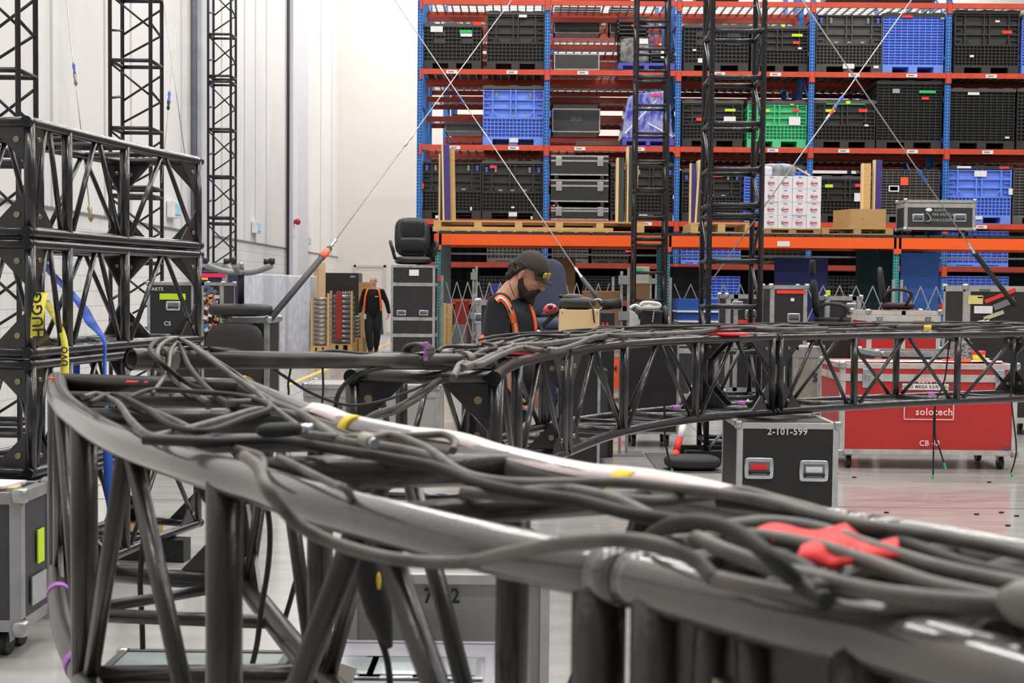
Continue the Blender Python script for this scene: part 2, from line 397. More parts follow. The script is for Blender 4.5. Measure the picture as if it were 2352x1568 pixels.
# truss A: the close one, seen along its length
ZF = 1.27
nearpx = [(130, 876), (133, 903), (149, 930), (178, 955), (230, 990), (300, 1022), (416, 1062), (515, 1092), (595, 1114), (700, 1150), (924, 1208), (1118, 1257), (1280, 1292), (1440, 1326), (1524, 1347), (1799, 1418), (2024, 1467), (2352, 1565), (2700, 1680)]
farpx = [(560, 890), (600, 909), (736, 967), (838, 997), (1076, 1048), (1280, 1100), (1480, 1138), (1700, 1177), (1927, 1225), (2154, 1262), (2352, 1300), (2650, 1350), (2950, 1400)]
FA = smooth([G(x, y, ZF) for x, y in nearpx], 6); FB = smooth([G(x, y, ZF) for x, y in farpx], 6)
g = lambda x, y: G(x, y, ZF)
ja, jb = fracof(FA, g(1440, 1326)), fracof(FB, g(1990, 1237))
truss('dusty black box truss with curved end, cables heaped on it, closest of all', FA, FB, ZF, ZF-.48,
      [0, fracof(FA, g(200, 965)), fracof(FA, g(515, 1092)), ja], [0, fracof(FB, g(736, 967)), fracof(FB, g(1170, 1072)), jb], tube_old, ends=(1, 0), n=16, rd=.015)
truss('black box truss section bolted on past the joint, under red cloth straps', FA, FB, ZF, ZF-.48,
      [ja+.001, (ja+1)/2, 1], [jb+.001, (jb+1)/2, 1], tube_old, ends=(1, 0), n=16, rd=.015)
# truss B: sweeping away and to the right behind it
ZM = 1.22
sp = [(1135, 868, 690), (1148, 845, 640), (1170, 835, 590), (1212, 825, 545), (1300, 812, 483), (1435, 793, 418), (1600, 779, 378), (1782, 772, 355), (2060, 767, 329), (2352, 764, 309), (2700, 762, 287)]
MA = smooth([V((P(x, 780, F/s).x, F/s, 0)) for x, y, s in sp], 6)
MBp = offset(MA, .48)
fr = lambda x, s: fracof(MA, V((P(x, 780, F/s).x, F/s, 0)))
f1, f2, f3 = fr(1300, 483), fr(1782, 355), fr(2430, 302)
truss('black box truss curving away, its gusseted end frame facing the walkway', MA, MBp, ZM, ZM-.48, [0, f1*.5, f1-.001], [0, f1*.5, f1-.001], black_paint)
truss('black curved box truss beside the bearded man, between two bolted joints', MA, MBp, ZM, ZM-.48, [f1+.001, fr(1435, 418), fr(1600, 378), f2], [f1+.001, fr(1435, 418), fr(1600, 378), f2], black_paint)
truss('black box truss in front of the large red case, purple tape on its lower tubes', MA, MBp, ZM, ZM-.48, [f2+.001, fr(1975, 338), fr(2188, 320), f3], [f2+.001, fr(1975, 338), fr(2188, 320), f3], black_paint)
# stack of four curved trusses
SA_ = smooth([V((P(x, 600, F/s).x, F/s, 0)) for x, s in ((60, 525), (200, 478), (330, 436), (460, 400))], 6)
SB_ = offset(SA_, .48)
sf = [0]+[fracof(SA_, V((P(x, 600, F/s).x, F/s, 0))) for x, s in ((150, 494), (288, 449))]+[1]
for zt, lb in ((2.23, 'topmost'), (1.697, 'second from top'), (1.164, 'third from top'), (.631, 'lowest')):
    truss('black curved box truss with plated end, %s of the strapped stack' % lb, SA_, SB_, zt, zt-.48, sf, sf, black_paint, group='stack of strapped box trusses')
# wooden blocks below the stack
for f in (.12, .8):
    a = along(SA_, f); c = along(SB_, f)
    tag(MB().bar(V((a.x+.1, a.y, .0625)), V((c.x-.1, c.y, .0625)), .1, .125).build('support_block', tower_black), 'black support block under the %s end of the truss stack' % ('plated near' if f < .5 else 'far'), 'block')
# ---------------------------------------------------------------- towers
def tower(label, x0, x1, Y, style, mat, step, z0=0, H=12.5, yref=300, r=.024, w_=None, phase=0):
    a, c = P(x0, yref, Y), P(x1, yref, Y); w_ = w_ or (c.x-a.x)
    org = V(((a.x+c.x)/2, Y, z0)); t = E('truss_tower', label, 'tower', org)
    X0, X1, Y0, Y1 = a.x, c.x, Y, Y+(c.x-a.x)
    cs = [V((X0, Y0, 0)), V((X1, Y0, 0)), V((X1, Y1, 0)), V((X0, Y1, 0))]
    z_ = lambda p, z: V((p.x, p.y, z))
    for p in cs: MB().cyl(z_(p, z0), z_(p, H), r, 10).build('chord', mat, t, org)
    z = z0+.12+phase; k = 0
    while z < H-.1:
        z2 = min(z+step, H)
        ring = style == 'brace' or True
        for i in range(4):
            p, q = cs[i], cs[(i+1) % 4]
            side = i in (1, 3)
            if style == 'ladder':
                MB().cyl(z_(p, z), z_(q, z), r*.9, 8).build('rung', mat, t, org)
                if k % 6 == 5: MB().cyl(z_(p, z+.09), z_(q, z+.09), r*.9, 8).build('rung', mat, t, org)
                if side: MB().cyl(z_(p if k % 2 else q, z), z_(q if k % 2 else p, z2), r*.6, 6).build('diagonal', mat, t, org)
            else:
                MB().cyl(z_(p, z), z_(q, z), r, 8).build('rung', mat, t, org)
                if k % 3 == 0: MB().cyl(z_(p, z+.1), z_(q, z+.1), r, 8).build('rung', mat, t, org)
                zm = z+step*.48
                if i == 0: MB().cyl(z_(p, z2-.03), z_(q, zm), r*.6, 6).build('diagonal', mat, t, org)
                elif i == 2: MB().cyl(z_(p, zm), z_(q, z+.12), r*.6, 6).build('diagonal', mat, t, org); MB().cyl(z_(p, z2-.1), z_(q, zm), r*.6, 6).build('diagonal', mat, t, org)
                else: MB().cyl(z_(p, zm+.06), z_(q, zm-.03), r*.7, 6).build('diagonal', mat, t, org)
        z = z2; k += 1
    return t
tower('black ladder-style truss tower before the racks, near the white cartons', 1633, 1752, 11.5, 'ladder', tower_chip, .4, z0=.06)
tower('slimmer black ladder-style tower behind the bearded man', 1462, 1534, 18.9, 'ladder', tower_black, .4, z0=.05)
tower('black braced truss tower standing right behind the strapped truss stack', 253, 346, 15.8, 'brace', tower_black, .81, z0=.05)
tower('thinner black braced truss tower in front of the grey pilaster', 478, 530, 22.6, 'brace', tower_black, .81, z0=.05, r=.022)
tower('black braced truss tower cut by the picture edge', -67, 42, 11.6, 'brace', tower_black, .81, z0=.05)
# ---------------------------------------------------------------- pallet racking
YR = 25.4
PX = [963.5, 1255.5, 1556.5, 1862.5, 2175, 2492]
post_x = [P(x, 300, YR).x for x in PX]
zlev = [P(1560, y, YR).z for y in (3, 163, 337, 508, 606, 692)]
def rack(Y, label, beam, top=8.2, levels=zlev, slots=True, xs=post_x, decks=True, D=1.07):
    org = V((xs[0], Y, 0)); t = E('pallet_rack', label, 'rack', org)
    for x in xs:
        for yy in (Y, Y+D):
            p = MB().box(x-.05, x+.05, yy, yy+.07, 0, top).build('post', rack_blue, t, org)
            if slots and yy == Y:
                mb = MB(); z = .3
                while z < top-.1:
                    for dx in (-.026, .026): mb.box(x+dx-.009, x+dx+.009, yy-.003, yy, z, z+.03)
                    z += .062
                mb.build('slots', holes, p, org)
        mb = MB(); z = .3
        while z < top-.9:
            mb.bar(V((x, Y+.05, z)), V((x, Y+D, z)), .03, .03); mb.bar(V((x, Y+.05, z)), V((x, Y+D, z+.8)), .03, .03); z += .8
        mb.build('frame_bracing', rack_blue, t, org)
    for a, b_ in zip(xs, xs[1:]):
        for zt in levels:
            for yy in (Y-.03, Y+D+.04):
                bm = MB().box(a+.05, b_-.05, yy, yy+.05, zt-.1, zt).build('beam', beam if zt > 2.4 else rack_brown, t, org)  # low beams: shade of the bench painted in as the darker brick red
                if yy < Y:
                    MB().box(a+.045, a+.055, yy-.006, yy+.05, zt-.2, zt+.02).box(a, a+.05, yy-.006, yy-.001, zt-.2, zt+.0).build('beam_connector', beam, bm, org)
                    MB().box(b_-.055, b_-.045, yy-.006, yy+.05, zt-.2, zt+.02).box(b_-.05, b_, yy-.006, yy-.001, zt-.2, zt+.0).build('beam_connector', beam, bm, org)
            if decks:
                mb = MB(); n = 15
                for i in range(n): xx = a+.1+(b_-a-.2)*i/(n-1); mb.box(xx-.015, xx+.015, Y+.02, Y+D+.04, zt-.035, zt-.002)
                for i in range(5): yy = Y+.1+D*i/5; mb.box(a+.06, b_-.06, yy, yy+.012, zt-.012, zt+.0)
                mb.build('wire_deck', steel, t, org)
    return t
r1 = rack(YR, 'blue and orange pallet rack row full of plastic containers, facing the floor', rack_red)
for zt, pts in ((zlev[1], (1037, 1175, 1337, 1650, 1778, 1958, 2090, 2272)), (zlev[2], (1045, 1180, 1332, 1468, 1775, 1938, 2095, 2268)), (zlev[3], (1487, 2258, 1640))):
    for x in pts:
        p = P(x, 300, YR); c_ = MB().box(p.x-.105, p.x+.105, YR-.045, YR-.031, zt-.09, zt-.025).build('shelf_label', paper, r1, V((post_x[0], YR, 0)))
        MB().box(p.x-.07, p.x+.04, YR-.047, YR-.045, zt-.07, zt-.045).build('printed_code', M('print_grey', (120, 120, 124), .7), c_, V((post_x[0], YR, 0)))
lv2 = zlev[:4]+[P(1560, 240, YR).z, P(1560, 300, YR).z, zlev[4]]
rack(27.0, 'second pallet rack row, brick red beams, standing back to back behind the first', rack_brown, levels=zlev[:4]+[zlev[2]+.75, zlev[2]+1.15, zlev[1]+.78, zlev[1]+.42, zlev[3]+.8, 2.05], slots=False)
rack(31.2, 'third pallet rack row seen through the empty shelves', rack_brown, levels=[8.0, 7.5, 7.05, 6.5, 6.05, 5.6, 5.1, 4.6, 4.1, 3.5, 2.9, 2.2], slots=False, xs=[x+.15 for x in post_x])
rack(32.8, 'deepest pallet rack row seen through the empty shelves', rack_brown, levels=[8.1, 7.75, 7.25, 6.8, 6.3, 5.85, 5.35, 4.85, 4.4, 3.8, 3.2, 2.6], slots=False, xs=[x+.25 for x in post_x], D=1.1)
# ---------------------------------------------------------------- bulk containers
def crate(x0, x1, yt, yb, mat, style, label, stick=(), Y=YR, D=1.05, zb=None, group=None, latch=True, lid=True, lidmat=None, feet=.13):
    a, b_ = P(x0, (yt+yb)/2, Y), P(x1, (yt+yb)/2, Y); zt = P((x0+x1)/2, yt, Y).z
    if Y < 26:
        for q in post_x:
            if abs(a.x-q) < .2 and a.x < q+.058: a.x = q+.058
            if abs(b_.x-q) < .2 and b_.x > q-.058: b_.x = q-.058
        Y += .1
    if zb is None: zb = P((x0+x1)/2, yb, Y).z; zb = min(zlev, key=lambda z: abs(z-zb))+.004 if min(abs(z-zb) for z in zlev) < .2 else zb
    cx = (a.x+b_.x)/2; w_ = b_.x-a.x; h = zt-zb
    t = E('bulk_container', label, 'crate', (cx, Y, zb), group=group); W2 = w_/2; y0 = .02
    base = MB(); fh = feet
    for xx in (-W2, -w_*.07, W2-w_*.16):
        base.box(xx, xx+(.16 if abs(xx) > .2 else .14)*w_, y0, D, 0, fh)
    base.box(-W2, W2, y0, D, fh, fh+.03).box(-W2, W2, y0+.01, D, 0, .018)
    base.build('pallet_base', mat, t)
    lh = .075 if lid else 0; z0, z1 = fh+.03, h-lh
    b = MB(); b.box(-W2+.03, W2-.03, y0+.06, D-.03, z0, z1)
    def rib(xa, xb, za, zb_, dp=.035): b.box(xa, xb, y0+.035-dp, y0+.061, za, zb_)
    hh = z1-z0
    if style == 'grid':
        n = int(w_/.075)
        for i in range(n+1): x = -W2+(w_-.016)*i/n; rib(x, x+.016, z0, z1, .025)
        m = int(hh/.07)
        for i in range(m+1): z = z0+(hh-.016)*i/m; rib(-W2, W2, z, z+.016, .03 if i % 3 else .036)
        for u in (-.32, .16):
            for v in ((.52, .74) if hh > .6 else (.45,)): rib(w_*u, w_*(u+.2), z0+hh*v, z0+hh*(v+.14), .032)
    elif style == 'slat':
        m = int(hh/.055)
        for i in range(m+1): z = z0+(hh-.014)*i/m; rib(-W2, W2, z, z+.014, .03)
        n = int(w_/.11)
        for i in range(n+1): x = -W2+(w_-.014)*i/n; rib(x, x+.014, z0, z1, .018)
    else:                                       # door front: big frames above, grid below
        zd_ = z0+hh*.38
        for x in (-W2, -w_*.35, -w_*.055, w_*.03, w_*.33, W2-.022): rib(x, x+.022, zd_, z1, .04)
        for v in (.40, .6, .78, .97): rib(-W2, W2, z0+hh*v-.008, z0+hh*v+.01, .038)
        for sx in (-1, 1):
            b.bar(V((sx*w_*.33, y0+.01, z0+hh*.55)), V((sx*w_*.24, y0+.01, z0+hh*.42)), .012, .016)
        n = int(w_/.07)
        for i in range(n+1): x = -W2+(w_-.014)*i/n; rib(x, x+.014, z0, zd_, .026)
        m = max(3, int(hh*.38/.06))
        for i in range(m+1): z = z0+(zd_-z0)*i/m; rib(-W2, W2, z, z+.012, .03)
        for sx in (-1, 1):
            for i in range(6): z = zd_+(z1-zd_)*i/6; x = sx*w_*.44; rib(x-w_*.05, x+w_*.05, z, z+.012, .026)
    for sx in (-1, 1):
        for i in range(8): yy = y0+.06+i*(D-.12)/7; b.box(sx*W2-(.0 if sx < 0 else .03), sx*W2+(.03 if sx < 0 else 0), yy, yy+.02, z0, z1)
        for i in range(7): z = z0+(hh-.02)*i/6; b.box(sx*W2-(.0 if sx < 0 else .03), sx*W2+(.03 if sx < 0 else 0), y0+.03, D-.03, z, z+.018)
    b.build('body', mat, t)
    if lid:
        l = MB().box(-W2-.01, W2+.01, y0-.02, D, h-lh, h-.015)
        for u in (-.38, 0, .38): l.box(w_*u-.09, w_*u+.09, y0-.02, D, h-.016, h)
        lm = lidmat or M('grey_lid', (72, 71, 70), .5, scale=5); l.build('lid', lm, t)
    if style == 'door' and latch:
        for sx in (-1, 1):
            lab(MB().box(sx*w_*.43-.025, sx*w_*.43+.025, y0-.012, y0+.005, z0+hh*.82, z0+hh*.93).build('latch', c_navy if mat != c_navy else c_grey, t), 'blue latch')
            lab(MB().box(sx*w_*.28-.022, sx*w_*.28+.022, y0-.012, y0+.005, z0+hh*.82, z0+hh*.93).build('latch', M('grey_latch', (124, 124, 116), .5), t), 'grey latch')
        for u in (-.2, 0, .2): MB().box(w_*u-.035, w_*u+.035, y0-.008, y0, z0+hh*.43, z0+hh*.46).build('hinge_tab', M('pale_tab', (150, 150, 146), .5), t)
    for (px, py, pw, ph, mt) in stick:
        q = P(px, py, Y); s_ = Y/F
        MB().box(q.x-cx-pw*s_/2, q.x-cx+pw*s_/2, y0-.028, y0-.022, q.z-zb-ph*s_/2, q.z-zb+ph*s_/2).build('sticker', mt, t)
    return t
white_s = paper
BC = 'bulk containers on the pallet racks'
crate(970, 1105, 50, 157, c_black, 'grid', 'short black slatted container on the highest full shelf, in its first bay by the wall', [(1003, 67, 28, 13, white_s), (1070, 73, 28, 8, t_green), (1071, 80, 26, 8, white_s), (1097, 54, 18, 8, t_red)], group=BC)
crate(1118, 1254, 22, 158, c_black, 'door', 'tall black container with grey lid beside the short one in the same first bay', [(1201, 37, 18, 6, white_s)], group=BC, latch=False)
crate(1573, 1722, 52, 161, c_black, 'grid', 'black container behind the chipped ladder tower on the highest full shelf', [(1595, 115, 8, 4, white_s), (1612, 139, 18, 10, white_s)], group=BC)
crate(1728, 1862, 55, 162, c_black, 'door', 'black container with lime and red stickers on the highest full shelf', [(1831, 81, 24, 6, t_lime), (1829, 98, 15, 6, t_red), (1837, 111, 9, 4, white_s), (1799, 59, 8, 6, t_lime)], group=BC, latch=False)
crate(1878, 2030, 30, 162, M('worn_grey_black_plastic', (74, 73, 70), .5, scale=5, var=.2), 'door', 'faded black container with blue latches, next to the blue one on the highest full shelf', [(1949, 152, 26, 11, white_s), (2012, 154, 11, 6, white_s)], group=BC, lid=False)
crate(2032, 2180, 26, 161, c_blue, 'slat', 'bright blue slatted container with grey lid and red sticker at the top', [(2084, 37, 24, 7, t_red), (2165, 42, 8, 3, t_yel)], group=BC)
crate(2197, 2346, 20, 160, c_black, 'door', 'black container with one red sticker at the end of the highest full shelf', [(2313, 74, 22, 7, t_red), (2232, 129, 9, 5, white_s), (2291, 49, 10, 4, white_s)], group=BC, latch=False)
crate(2353, 2480, 30, 160, c_blue, 'slat', 'sliver of a blue container at the very end of the highest full shelf', group=BC)
crate(1109, 1254, 194, 331, c_blue, 'door', 'bright blue container with dark lid on the second shelf, first bay', [(1180, 322, 20, 10, white_s)], group=BC)
crate(1569, 1708, 227, 335, c_black, 'door', 'black container with lime and red stickers beside the green one', [(1677, 253, 24, 6, t_lime), (1606, 274, 14, 7, t_red), (1676, 278, 27, 20, white_s)], group=BC, latch=False)
crate(1719, 1858, 228, 336, c_green, 'door', 'bright green container with dark lid, the only green one', [(1827, 253, 15, 6, t_red), (1825, 278, 26, 19, white_s), (1757, 254, 20, 6, t_lime), (1819, 240, 8, 3, t_lime)], group=BC, latch=False)
crate(1873, 2014, 227, 337, c_black, 'door', 'black container with green strip on its lid below the crossing wires', [(1907, 254, 22, 6, t_lime), (1982, 254, 20, 7, t_red), (1948, 235, 10, 6, t_lime), (1942, 239, 88, 2, t_green), (1990, 288, 9, 4, white_s)], group=BC, latch=False)
crate(2018, 2168, 182, 337, c_black, 'slat', 'very tall black container with a long green and a short red sticker', [(2130, 211, 37, 6, t_green), (2125, 226, 16, 6, t_red), (2058, 209, 16, 10, M('clear_pouch', (150, 156, 170), .3))], group=BC)
crate(2186, 2336, 200, 337, c_black, 'slat', 'tall black container with a single white label near its lid', [(2236, 215, 26, 6, white_s), (2313, 316, 10, 4, white_s)], group=BC)
crate(2342, 2480, 200, 337, c_black, 'grid', 'black container running out of the picture on the second shelf', group=BC)
crate(963, 1105, 370, 499, c_black, 'door', 'black container with an orange corner tag behind the standing planks', [(970, 427, 7, 12, t_org), (1082, 479, 4, 8, white_s)], group=BC, lid=False)
crate(1107, 1252, 366, 501, c_black, 'door', 'black container with blue latches and a pink tag, above the long pallet', [(1133, 383, 16, 6, t_pink), (1178, 492, 19, 10, white_s), (1178, 476, 7, 4, white_s)], group=BC)
crate(1404, 1440, 372, 505, c_black, 'grid', 'end of a black container squeezed beside the stacked road cases', group=BC)
crate(1446, 1550, 372, 505, c_black, 'door', 'black container behind the slim ladder tower, above the long pallet', [(1477, 497, 19, 9, white_s), (1435, 386, 7, 5, t_pink)], group=BC)
crate(1568, 1704, 386, 505, c_black, 'door', 'black container holding yellow boards, with a red strip under its lid', [(1647, 405, 26, 3, t_red), (1637, 497, 14, 10, white_s), (1670, 478, 10, 4, white_s), (1660, 401, 66, 7, wood)], group=BC)
crate(1712, 1858, 378, 506, c_blue, 'slat', 'blue container hidden behind the white cartons', group=BC)
crate(1884, 2016, 402, 508, c_black, 'door', 'black container with lime and red stickers beside the white cartons', [(1904, 427, 18, 7, t_lime), (1976, 426, 24, 7, t_red), (1972, 453, 20, 19, white_s)], group=BC, latch=False)
crate(2026, 2163, 388, 502, c_grey, 'slat', 'grey mesh container with an orange and a red sticker', [(2077, 416, 18, 18, t_org), (2053, 433, 24, 14, white_s), (2053, 433, 18, 9, t_red)], group=BC, lid=False)
crate(2180, 2328, 378, 511, c_blue, 'door', 'blue container with dark lid and labels beside the worn road case', [(2252, 399, 28, 13, white_s), (2306, 385, 22, 5, t_red), (2214, 384, 32, 5, white_s), (2321, 440, 9, 14, white_s), (2248, 500, 15, 8, white_s)], group=BC, latch=False, lidmat=c_black)
crate(2333, 2470, 386, 511, c_grey, 'slat', 'grey container leaving the picture at shelf level with the cartons', group=BC, lid=False)
# behind / below the bench level
z4, z5 = 2.05+.0, zlev[5]
LO = 'containers stored low behind the orange beam'
for x0, x1, m_, st, lb in ((1118, 1258, c_grey, 'grid', 'dusty grey container behind the cap of the bearded man'), (1268, 1352, c_grey, 'slat', 'dusty grey container between the wire and the blue post'), (1360, 1445, c_black, 'grid', 'black container with pink tag low behind the slim tower'),
                           (1566, 1632, c_blue, 'slat', 'blue container behind the chipped ladder tower, upper one'), (1634, 1704, c_blue, 'slat', 'blue container just past the upper one behind the tower'), (1756, 1852, c_black, 'slat', 'black container above the navy panel'),
                           (2178, 2322, c_blue, 'slat', 'blue container with a red tag behind the black strap')):
    crate(x0, x1, 530, 608, m_, st, lb, [((x0+x1)/2+40, 577, 12, 4, t_pink if m_ is c_black else t_red)] if lb.find('tag') > 0 and m_ is not c_grey else [], zb=zlev[4]+.004, group=LO, lid=False, feet=.03)
for x0, x1, m_, st, lb in ((1632, 1702, c_blue, 'slat', 'blue container lower down behind the lattice gate'), (2178, 2322, c_blue, 'slat', 'blue container one shelf under the red-tagged one'), (1340, 1440, c_black, 'slat', 'black container behind the old cardboard boxes'), (1880, 1990, c_black, 'grid', 'black container behind the headrest chair'), (1100, 1240, c_black, 'grid', 'black container on the lower shelf behind the bearded man')):
    crate(x0, x1, 634, 690, m_, st, lb, zb=zlev[5]+.004, group=LO, lid=False, feet=.04)
# things deeper in the racks
def slabbox(nm, label, cat, x0, x1, y0, y1, Y, D, mat, edge=None, txt=None, group=None):
    a, b_ = P(x0, y1, Y), P(x1, y0, Y); t = E(nm, label, cat, ((a.x+b_.x)/2, Y, a.z), group=group); w_ = (b_.x-a.x)/2; h = b_.z-a.z
    MB().box(-w_, w_, 0, D, 0, h).build('body', mat, t)
    if edge:
        b = MB(); e = .022
        for x in (-w_, w_-e): b.box(x, x+e, -.006, D+.004, -.002, h+.002)
        for z in (-.002, h-e): b.box(-w_, w_, -.005, D, z, z+e+.002)
        b.build('edge_trim', edge, t)
    if txt: text(txt, h*.22, (0, -.008, h*.55), t, M('stencil_grey', (120, 120, 118), .7))
    return t
dk = M('dark_panel', (52, 53, 55), .6)
slabbox('road_case', 'dark case with bright edges standing in the second bay, highest', 'case', 1272, 1380, 16, 76, 27.1, .5, dk, alum)
slabbox('road_case', 'dark case with bright edges beside the wrapped black frames', 'case', 1400, 1462, 16, 76, 27.1, .5, dk, alum)
slabbox('road_case', 'low dark case under the two upright dark cases', 'case', 1272, 1377, 124, 160, 25.5, .9, dk, alum)
slabbox('road_case', 'dark case stencilled 2025 on the second shelf', 'case', 1268, 1379, 250, 303, 26.0, .8, dk, alum, '2025')
slabbox('road_case', 'flat dark case lying above the stencilled one', 'case', 1268, 1378, 222, 240, 27.1, .8, dk, alum)
slabbox('road_case', 'flat grey case on the second shelf behind the blue container', 'case', 1022, 1108, 284, 302, 27.2, .8, M('grey_case', (110, 110, 108), .5), alum)
slabbox('board', 'long pale board laid on the second shelf', 'board', 1322, 1430, 324, 333, 25.8, .6, M('flat_board', (90, 78, 70), .7))
for i, (x0, x1) in enumerate(((1020, 1120), (1290, 1450), (1600, 1700), (1900, 2150))):
    slabbox('cardboard_box', 'dull box glimpsed above the topmost beam, in bay %s from the wall' % ('one', 'two', 'three', 'four')[i], 'box', x0, x1, -60, -2, 26.2, .6, M('dull_box_%d' % i, ((90, 84, 80), (150, 120, 110), (110, 90, 88), (130, 130, 132))[i], .7))
# plastic pallets with loads (second and third bay)
def ppallet(x0, x1, Y, z, label, D=1.1):
    a, b_ = P(x0, 300, Y), P(x1, 300, Y); w_ = (b_.x-a.x)/2; t = E('plastic_pallet', label, 'pallet', ((a.x+b_.x)/2, Y, z)); b = MB()
    for u in (-1, -.08, .84): b.box(w_*u, w_*(u+.16), 0, D, 0, .1)
    b.build('feet', c_navy, t); MB().box(-w_, w_, 0, D, .1, .15).build('deck', c_navy, t); MB().box(-w_, w_, 0, .04, 0, .02).build('runner', c_navy, t); return t, (a.x+b_.x)/2
t, cx = ppallet(1418, 1548, YR+.03, zlev[1]+.003, 'navy plastic pallet under the black frames')
for k, (x0, x1, y0, y1) in enumerate(((1419, 1490, 36, 76), (1424, 1492, 77, 140), (1494, 1548, 104, 140))):
    a, b_ = P(x0, y1, YR+.1), P(x1, y0, YR+.1); tt = E('open_frame_crate', 'black open crate %s' % ('tilted on top of the wrapped load', 'wrapped in clear film on the navy pallet', 'with a white card beside the wrapped one')[k], 'crate', ((a.x+b_.x)/2, YR+.15, zlev[1]+.155 if k else zlev[1]+.155+.57))
    w_ = (b_.x-a.x)/2; h = b_.z-a.z-.03; b = MB()
    for x in (-w_, w_-.03):
        for y in (0, .8): b.box(x, x+.03, y, y+.03, 0, h)
    for z in [h*i/4 for i in range(5)]: b.box(-w_, w_, 0, .02, z, z+.025).box(-w_, -w_+.02, 0, .83, z, z+.025).box(w_-.02, w_, 0, .83, z, z+.025)
    b.build('frame', c_black, tt); MB().box(-w_+.04, w_-.04, .06, .78, .0, h*.8).build('contents', dark_gap, tt)
    if k == 1: MB().sell((0, .02, h*.5), (w_*1.0, .06, h*.5), .4, .4).build('film_wrap', M('crinkled_clear_film', (150, 148, 145), .15, scale=14, bump=1, vcol=(60, 60, 60)), tt); MB().box(w_*.1, w_*.9, -.06, -.05, h*.75, h*.95).build('sticker', paper, tt)
    if k == 0: MB().box(-w_*.1, w_*.4, -.02, -.01, h*.45, h*.6).build('sticker', t_red, tt)
    if k == 2: MB().box(-w_*.1, w_*.45, -.02, -.01, h*.4, h*.9).build('sticker', paper, tt)
t, cx = ppallet(1430, 1548, YR+.03, zlev[2]+.003, 'navy plastic pallet under the shrink-wrapped blue load')
tt = E('wrapped_load', 'blue load in cloudy stretch film on a navy pallet, pink tag at its top', 'wrapped load', (cx, YR+.1, zlev[2]+.155))
h = P(1490, 207, YR).z-zlev[2]-.155
b = MB(); w_ = .5
k0 = [(-w_, -.05, 0), (w_, -.05, 0), (w_, .95, 0), (-w_, .95, 0)]
b.prism([V((-.36, 0, h*.9)), V((.36, 0, h)), V((.46, 0, .02)), V((-.46, 0, .02))], (0, .9, 0)); b.build('blue_stack', c_navy, tt)
b = MB().prism([V((-.40, -.03, h*.86)), V((-.2, -.03, h*.95)), V((.40, -.03, h+.02)), V((.5, -.03, .0)), V((-.52, -.03, .0))], (0, .98, 0))
o = b.build('film_wrap', M('film_over_blue', (150, 155, 205), .12, scale=5, bump=1.2, vcol=(58, 66, 170), vthr=(.42, .62), stretch=(2, 1, 1)), tt, bevel=.03)
MB().box(.05, .24, -.045, -.035, h*.88, h*.93).build('sticker', t_pink, tt)
b = MB().bar(V((-.45, -.04, .1)), V((.15, -.04, h*.8)), .03, .004, V((0, 1, 0))).bar(V((0, -.04, .3)), V((.48, -.04, .05)), .03, .004, V((0, 1, 0))); b.build('folded_film_edge', M('bright_film', (215, 218, 236), .3), tt)
# three stacked road cases in the second bay
for k, (yt, yb) in enumerate(((357, 402), (413, 463), (477, 503))):
    a, b_ = P(1265, yb, YR), P(1398, yt, YR); t = E('road_case', 'black road case with silver latches, %s of the three in the rack' % ('topmost', 'middle', 'lowest')[k], 'case', ((a.x+b_.x)/2, YR+.03, a.z if k < 2 else zlev[3]+.004), group='road cases stacked in the rack')
    w_ = (b_.x-a.x)/2; h = b_.z-t.location.z; MB().box(-w_, w_, 0, .8, 0, h).build('body', lam_black, t)
    MB().box(-w_, w_, -.008, .8, -.0, .03).box(-w_, w_, -.008, .8, h-.03, h+.002).box(-w_, w_, -.01, .8, h*.72-.015, h*.72+.02).build('edge_trim', alum, t)
    for u in (-.72, .72): MB().box(w_*u-.06, w_*u+.06, -.02, 0, h*.72-.1, h*.72+.08).build('latch', steel, t, bevel=.01)
    if k < 2:
        for u in (-.8, .8): c_ = MB().box(w_*u-.03, w_*u+.03, .1, .16, -.07, 0).build('caster', steel, t); MB().cyl(V((w_*u-.02, .13, -.05)), V((w_*u+.02, .13, -.05)), .035).build('wheel', caster_m, c_)
# ---------------------------------------------------------------- orange-beamed bench rack in front
YO = 21.2
ox = [P(x, 560, YO).x for x in (1006, 1533, 2060, 2590)]
org = V((ox[0], YO, 0)); t = E('bench_rack', 'low rack with bright orange beams and teal posts in front of the tall racks', 'rack', org)
zt = P(1450, 541, YO).z; zb = P(1450, 566, YO).z; top_o = zt
for x in ox:
    for yy in (YO, YO+1.2):
        p = MB().box(x-.042, x+.042, yy, yy+.07, 0, zt+.01).build('post', teal, t, org)
        mb = MB(); z = .2
        while z < zt-.1:
            for dx in (-.02, .02): mb.box(x+dx-.007, x+dx+.007, yy-.003, yy, z, z+.022)
            z += .05
        mb.build('slots', holes, p, org)
    MB().box(x-.06, x-.0, YO-.05, YO-.02, zb-.08, zt).box(x, x+.06, YO-.05, YO-.02, zb-.08, zt).build('beam_connector', M('faded_orange', (226, 86, 44), .5), t, org)
for a, b_ in zip(ox, ox[1:]):
    for yy in (YO-.05, YO+1.2):
        MB().box(a+.02, b_-.02, yy, yy+.06, zb, zt).build('beam', orange, t, org)
    mb = MB(); n = 15
    for i in range(n):
        xx = a+(b_-a)*i/n
        mb.prism([V((xx+.01, YO-.04, zt+.005)), V((xx+.03, YO-.04, zt+.05)), V((xx+.22, YO-.04, zt+.05)), V((xx+.24, YO-.04, zt+.005))], (0, 1.25, 0))
    mb.build('corrugated_deck', M('deck_steel', (70, 68, 66), .35, .6), t, org)
MB().box(ox[0]-.06, ox[0]+.06, YO-.06, YO-.052, P(1003, 642, YO).z-.02, P(1003, 642, YO).z+.05).build('red_sticker', t_red, t, org)
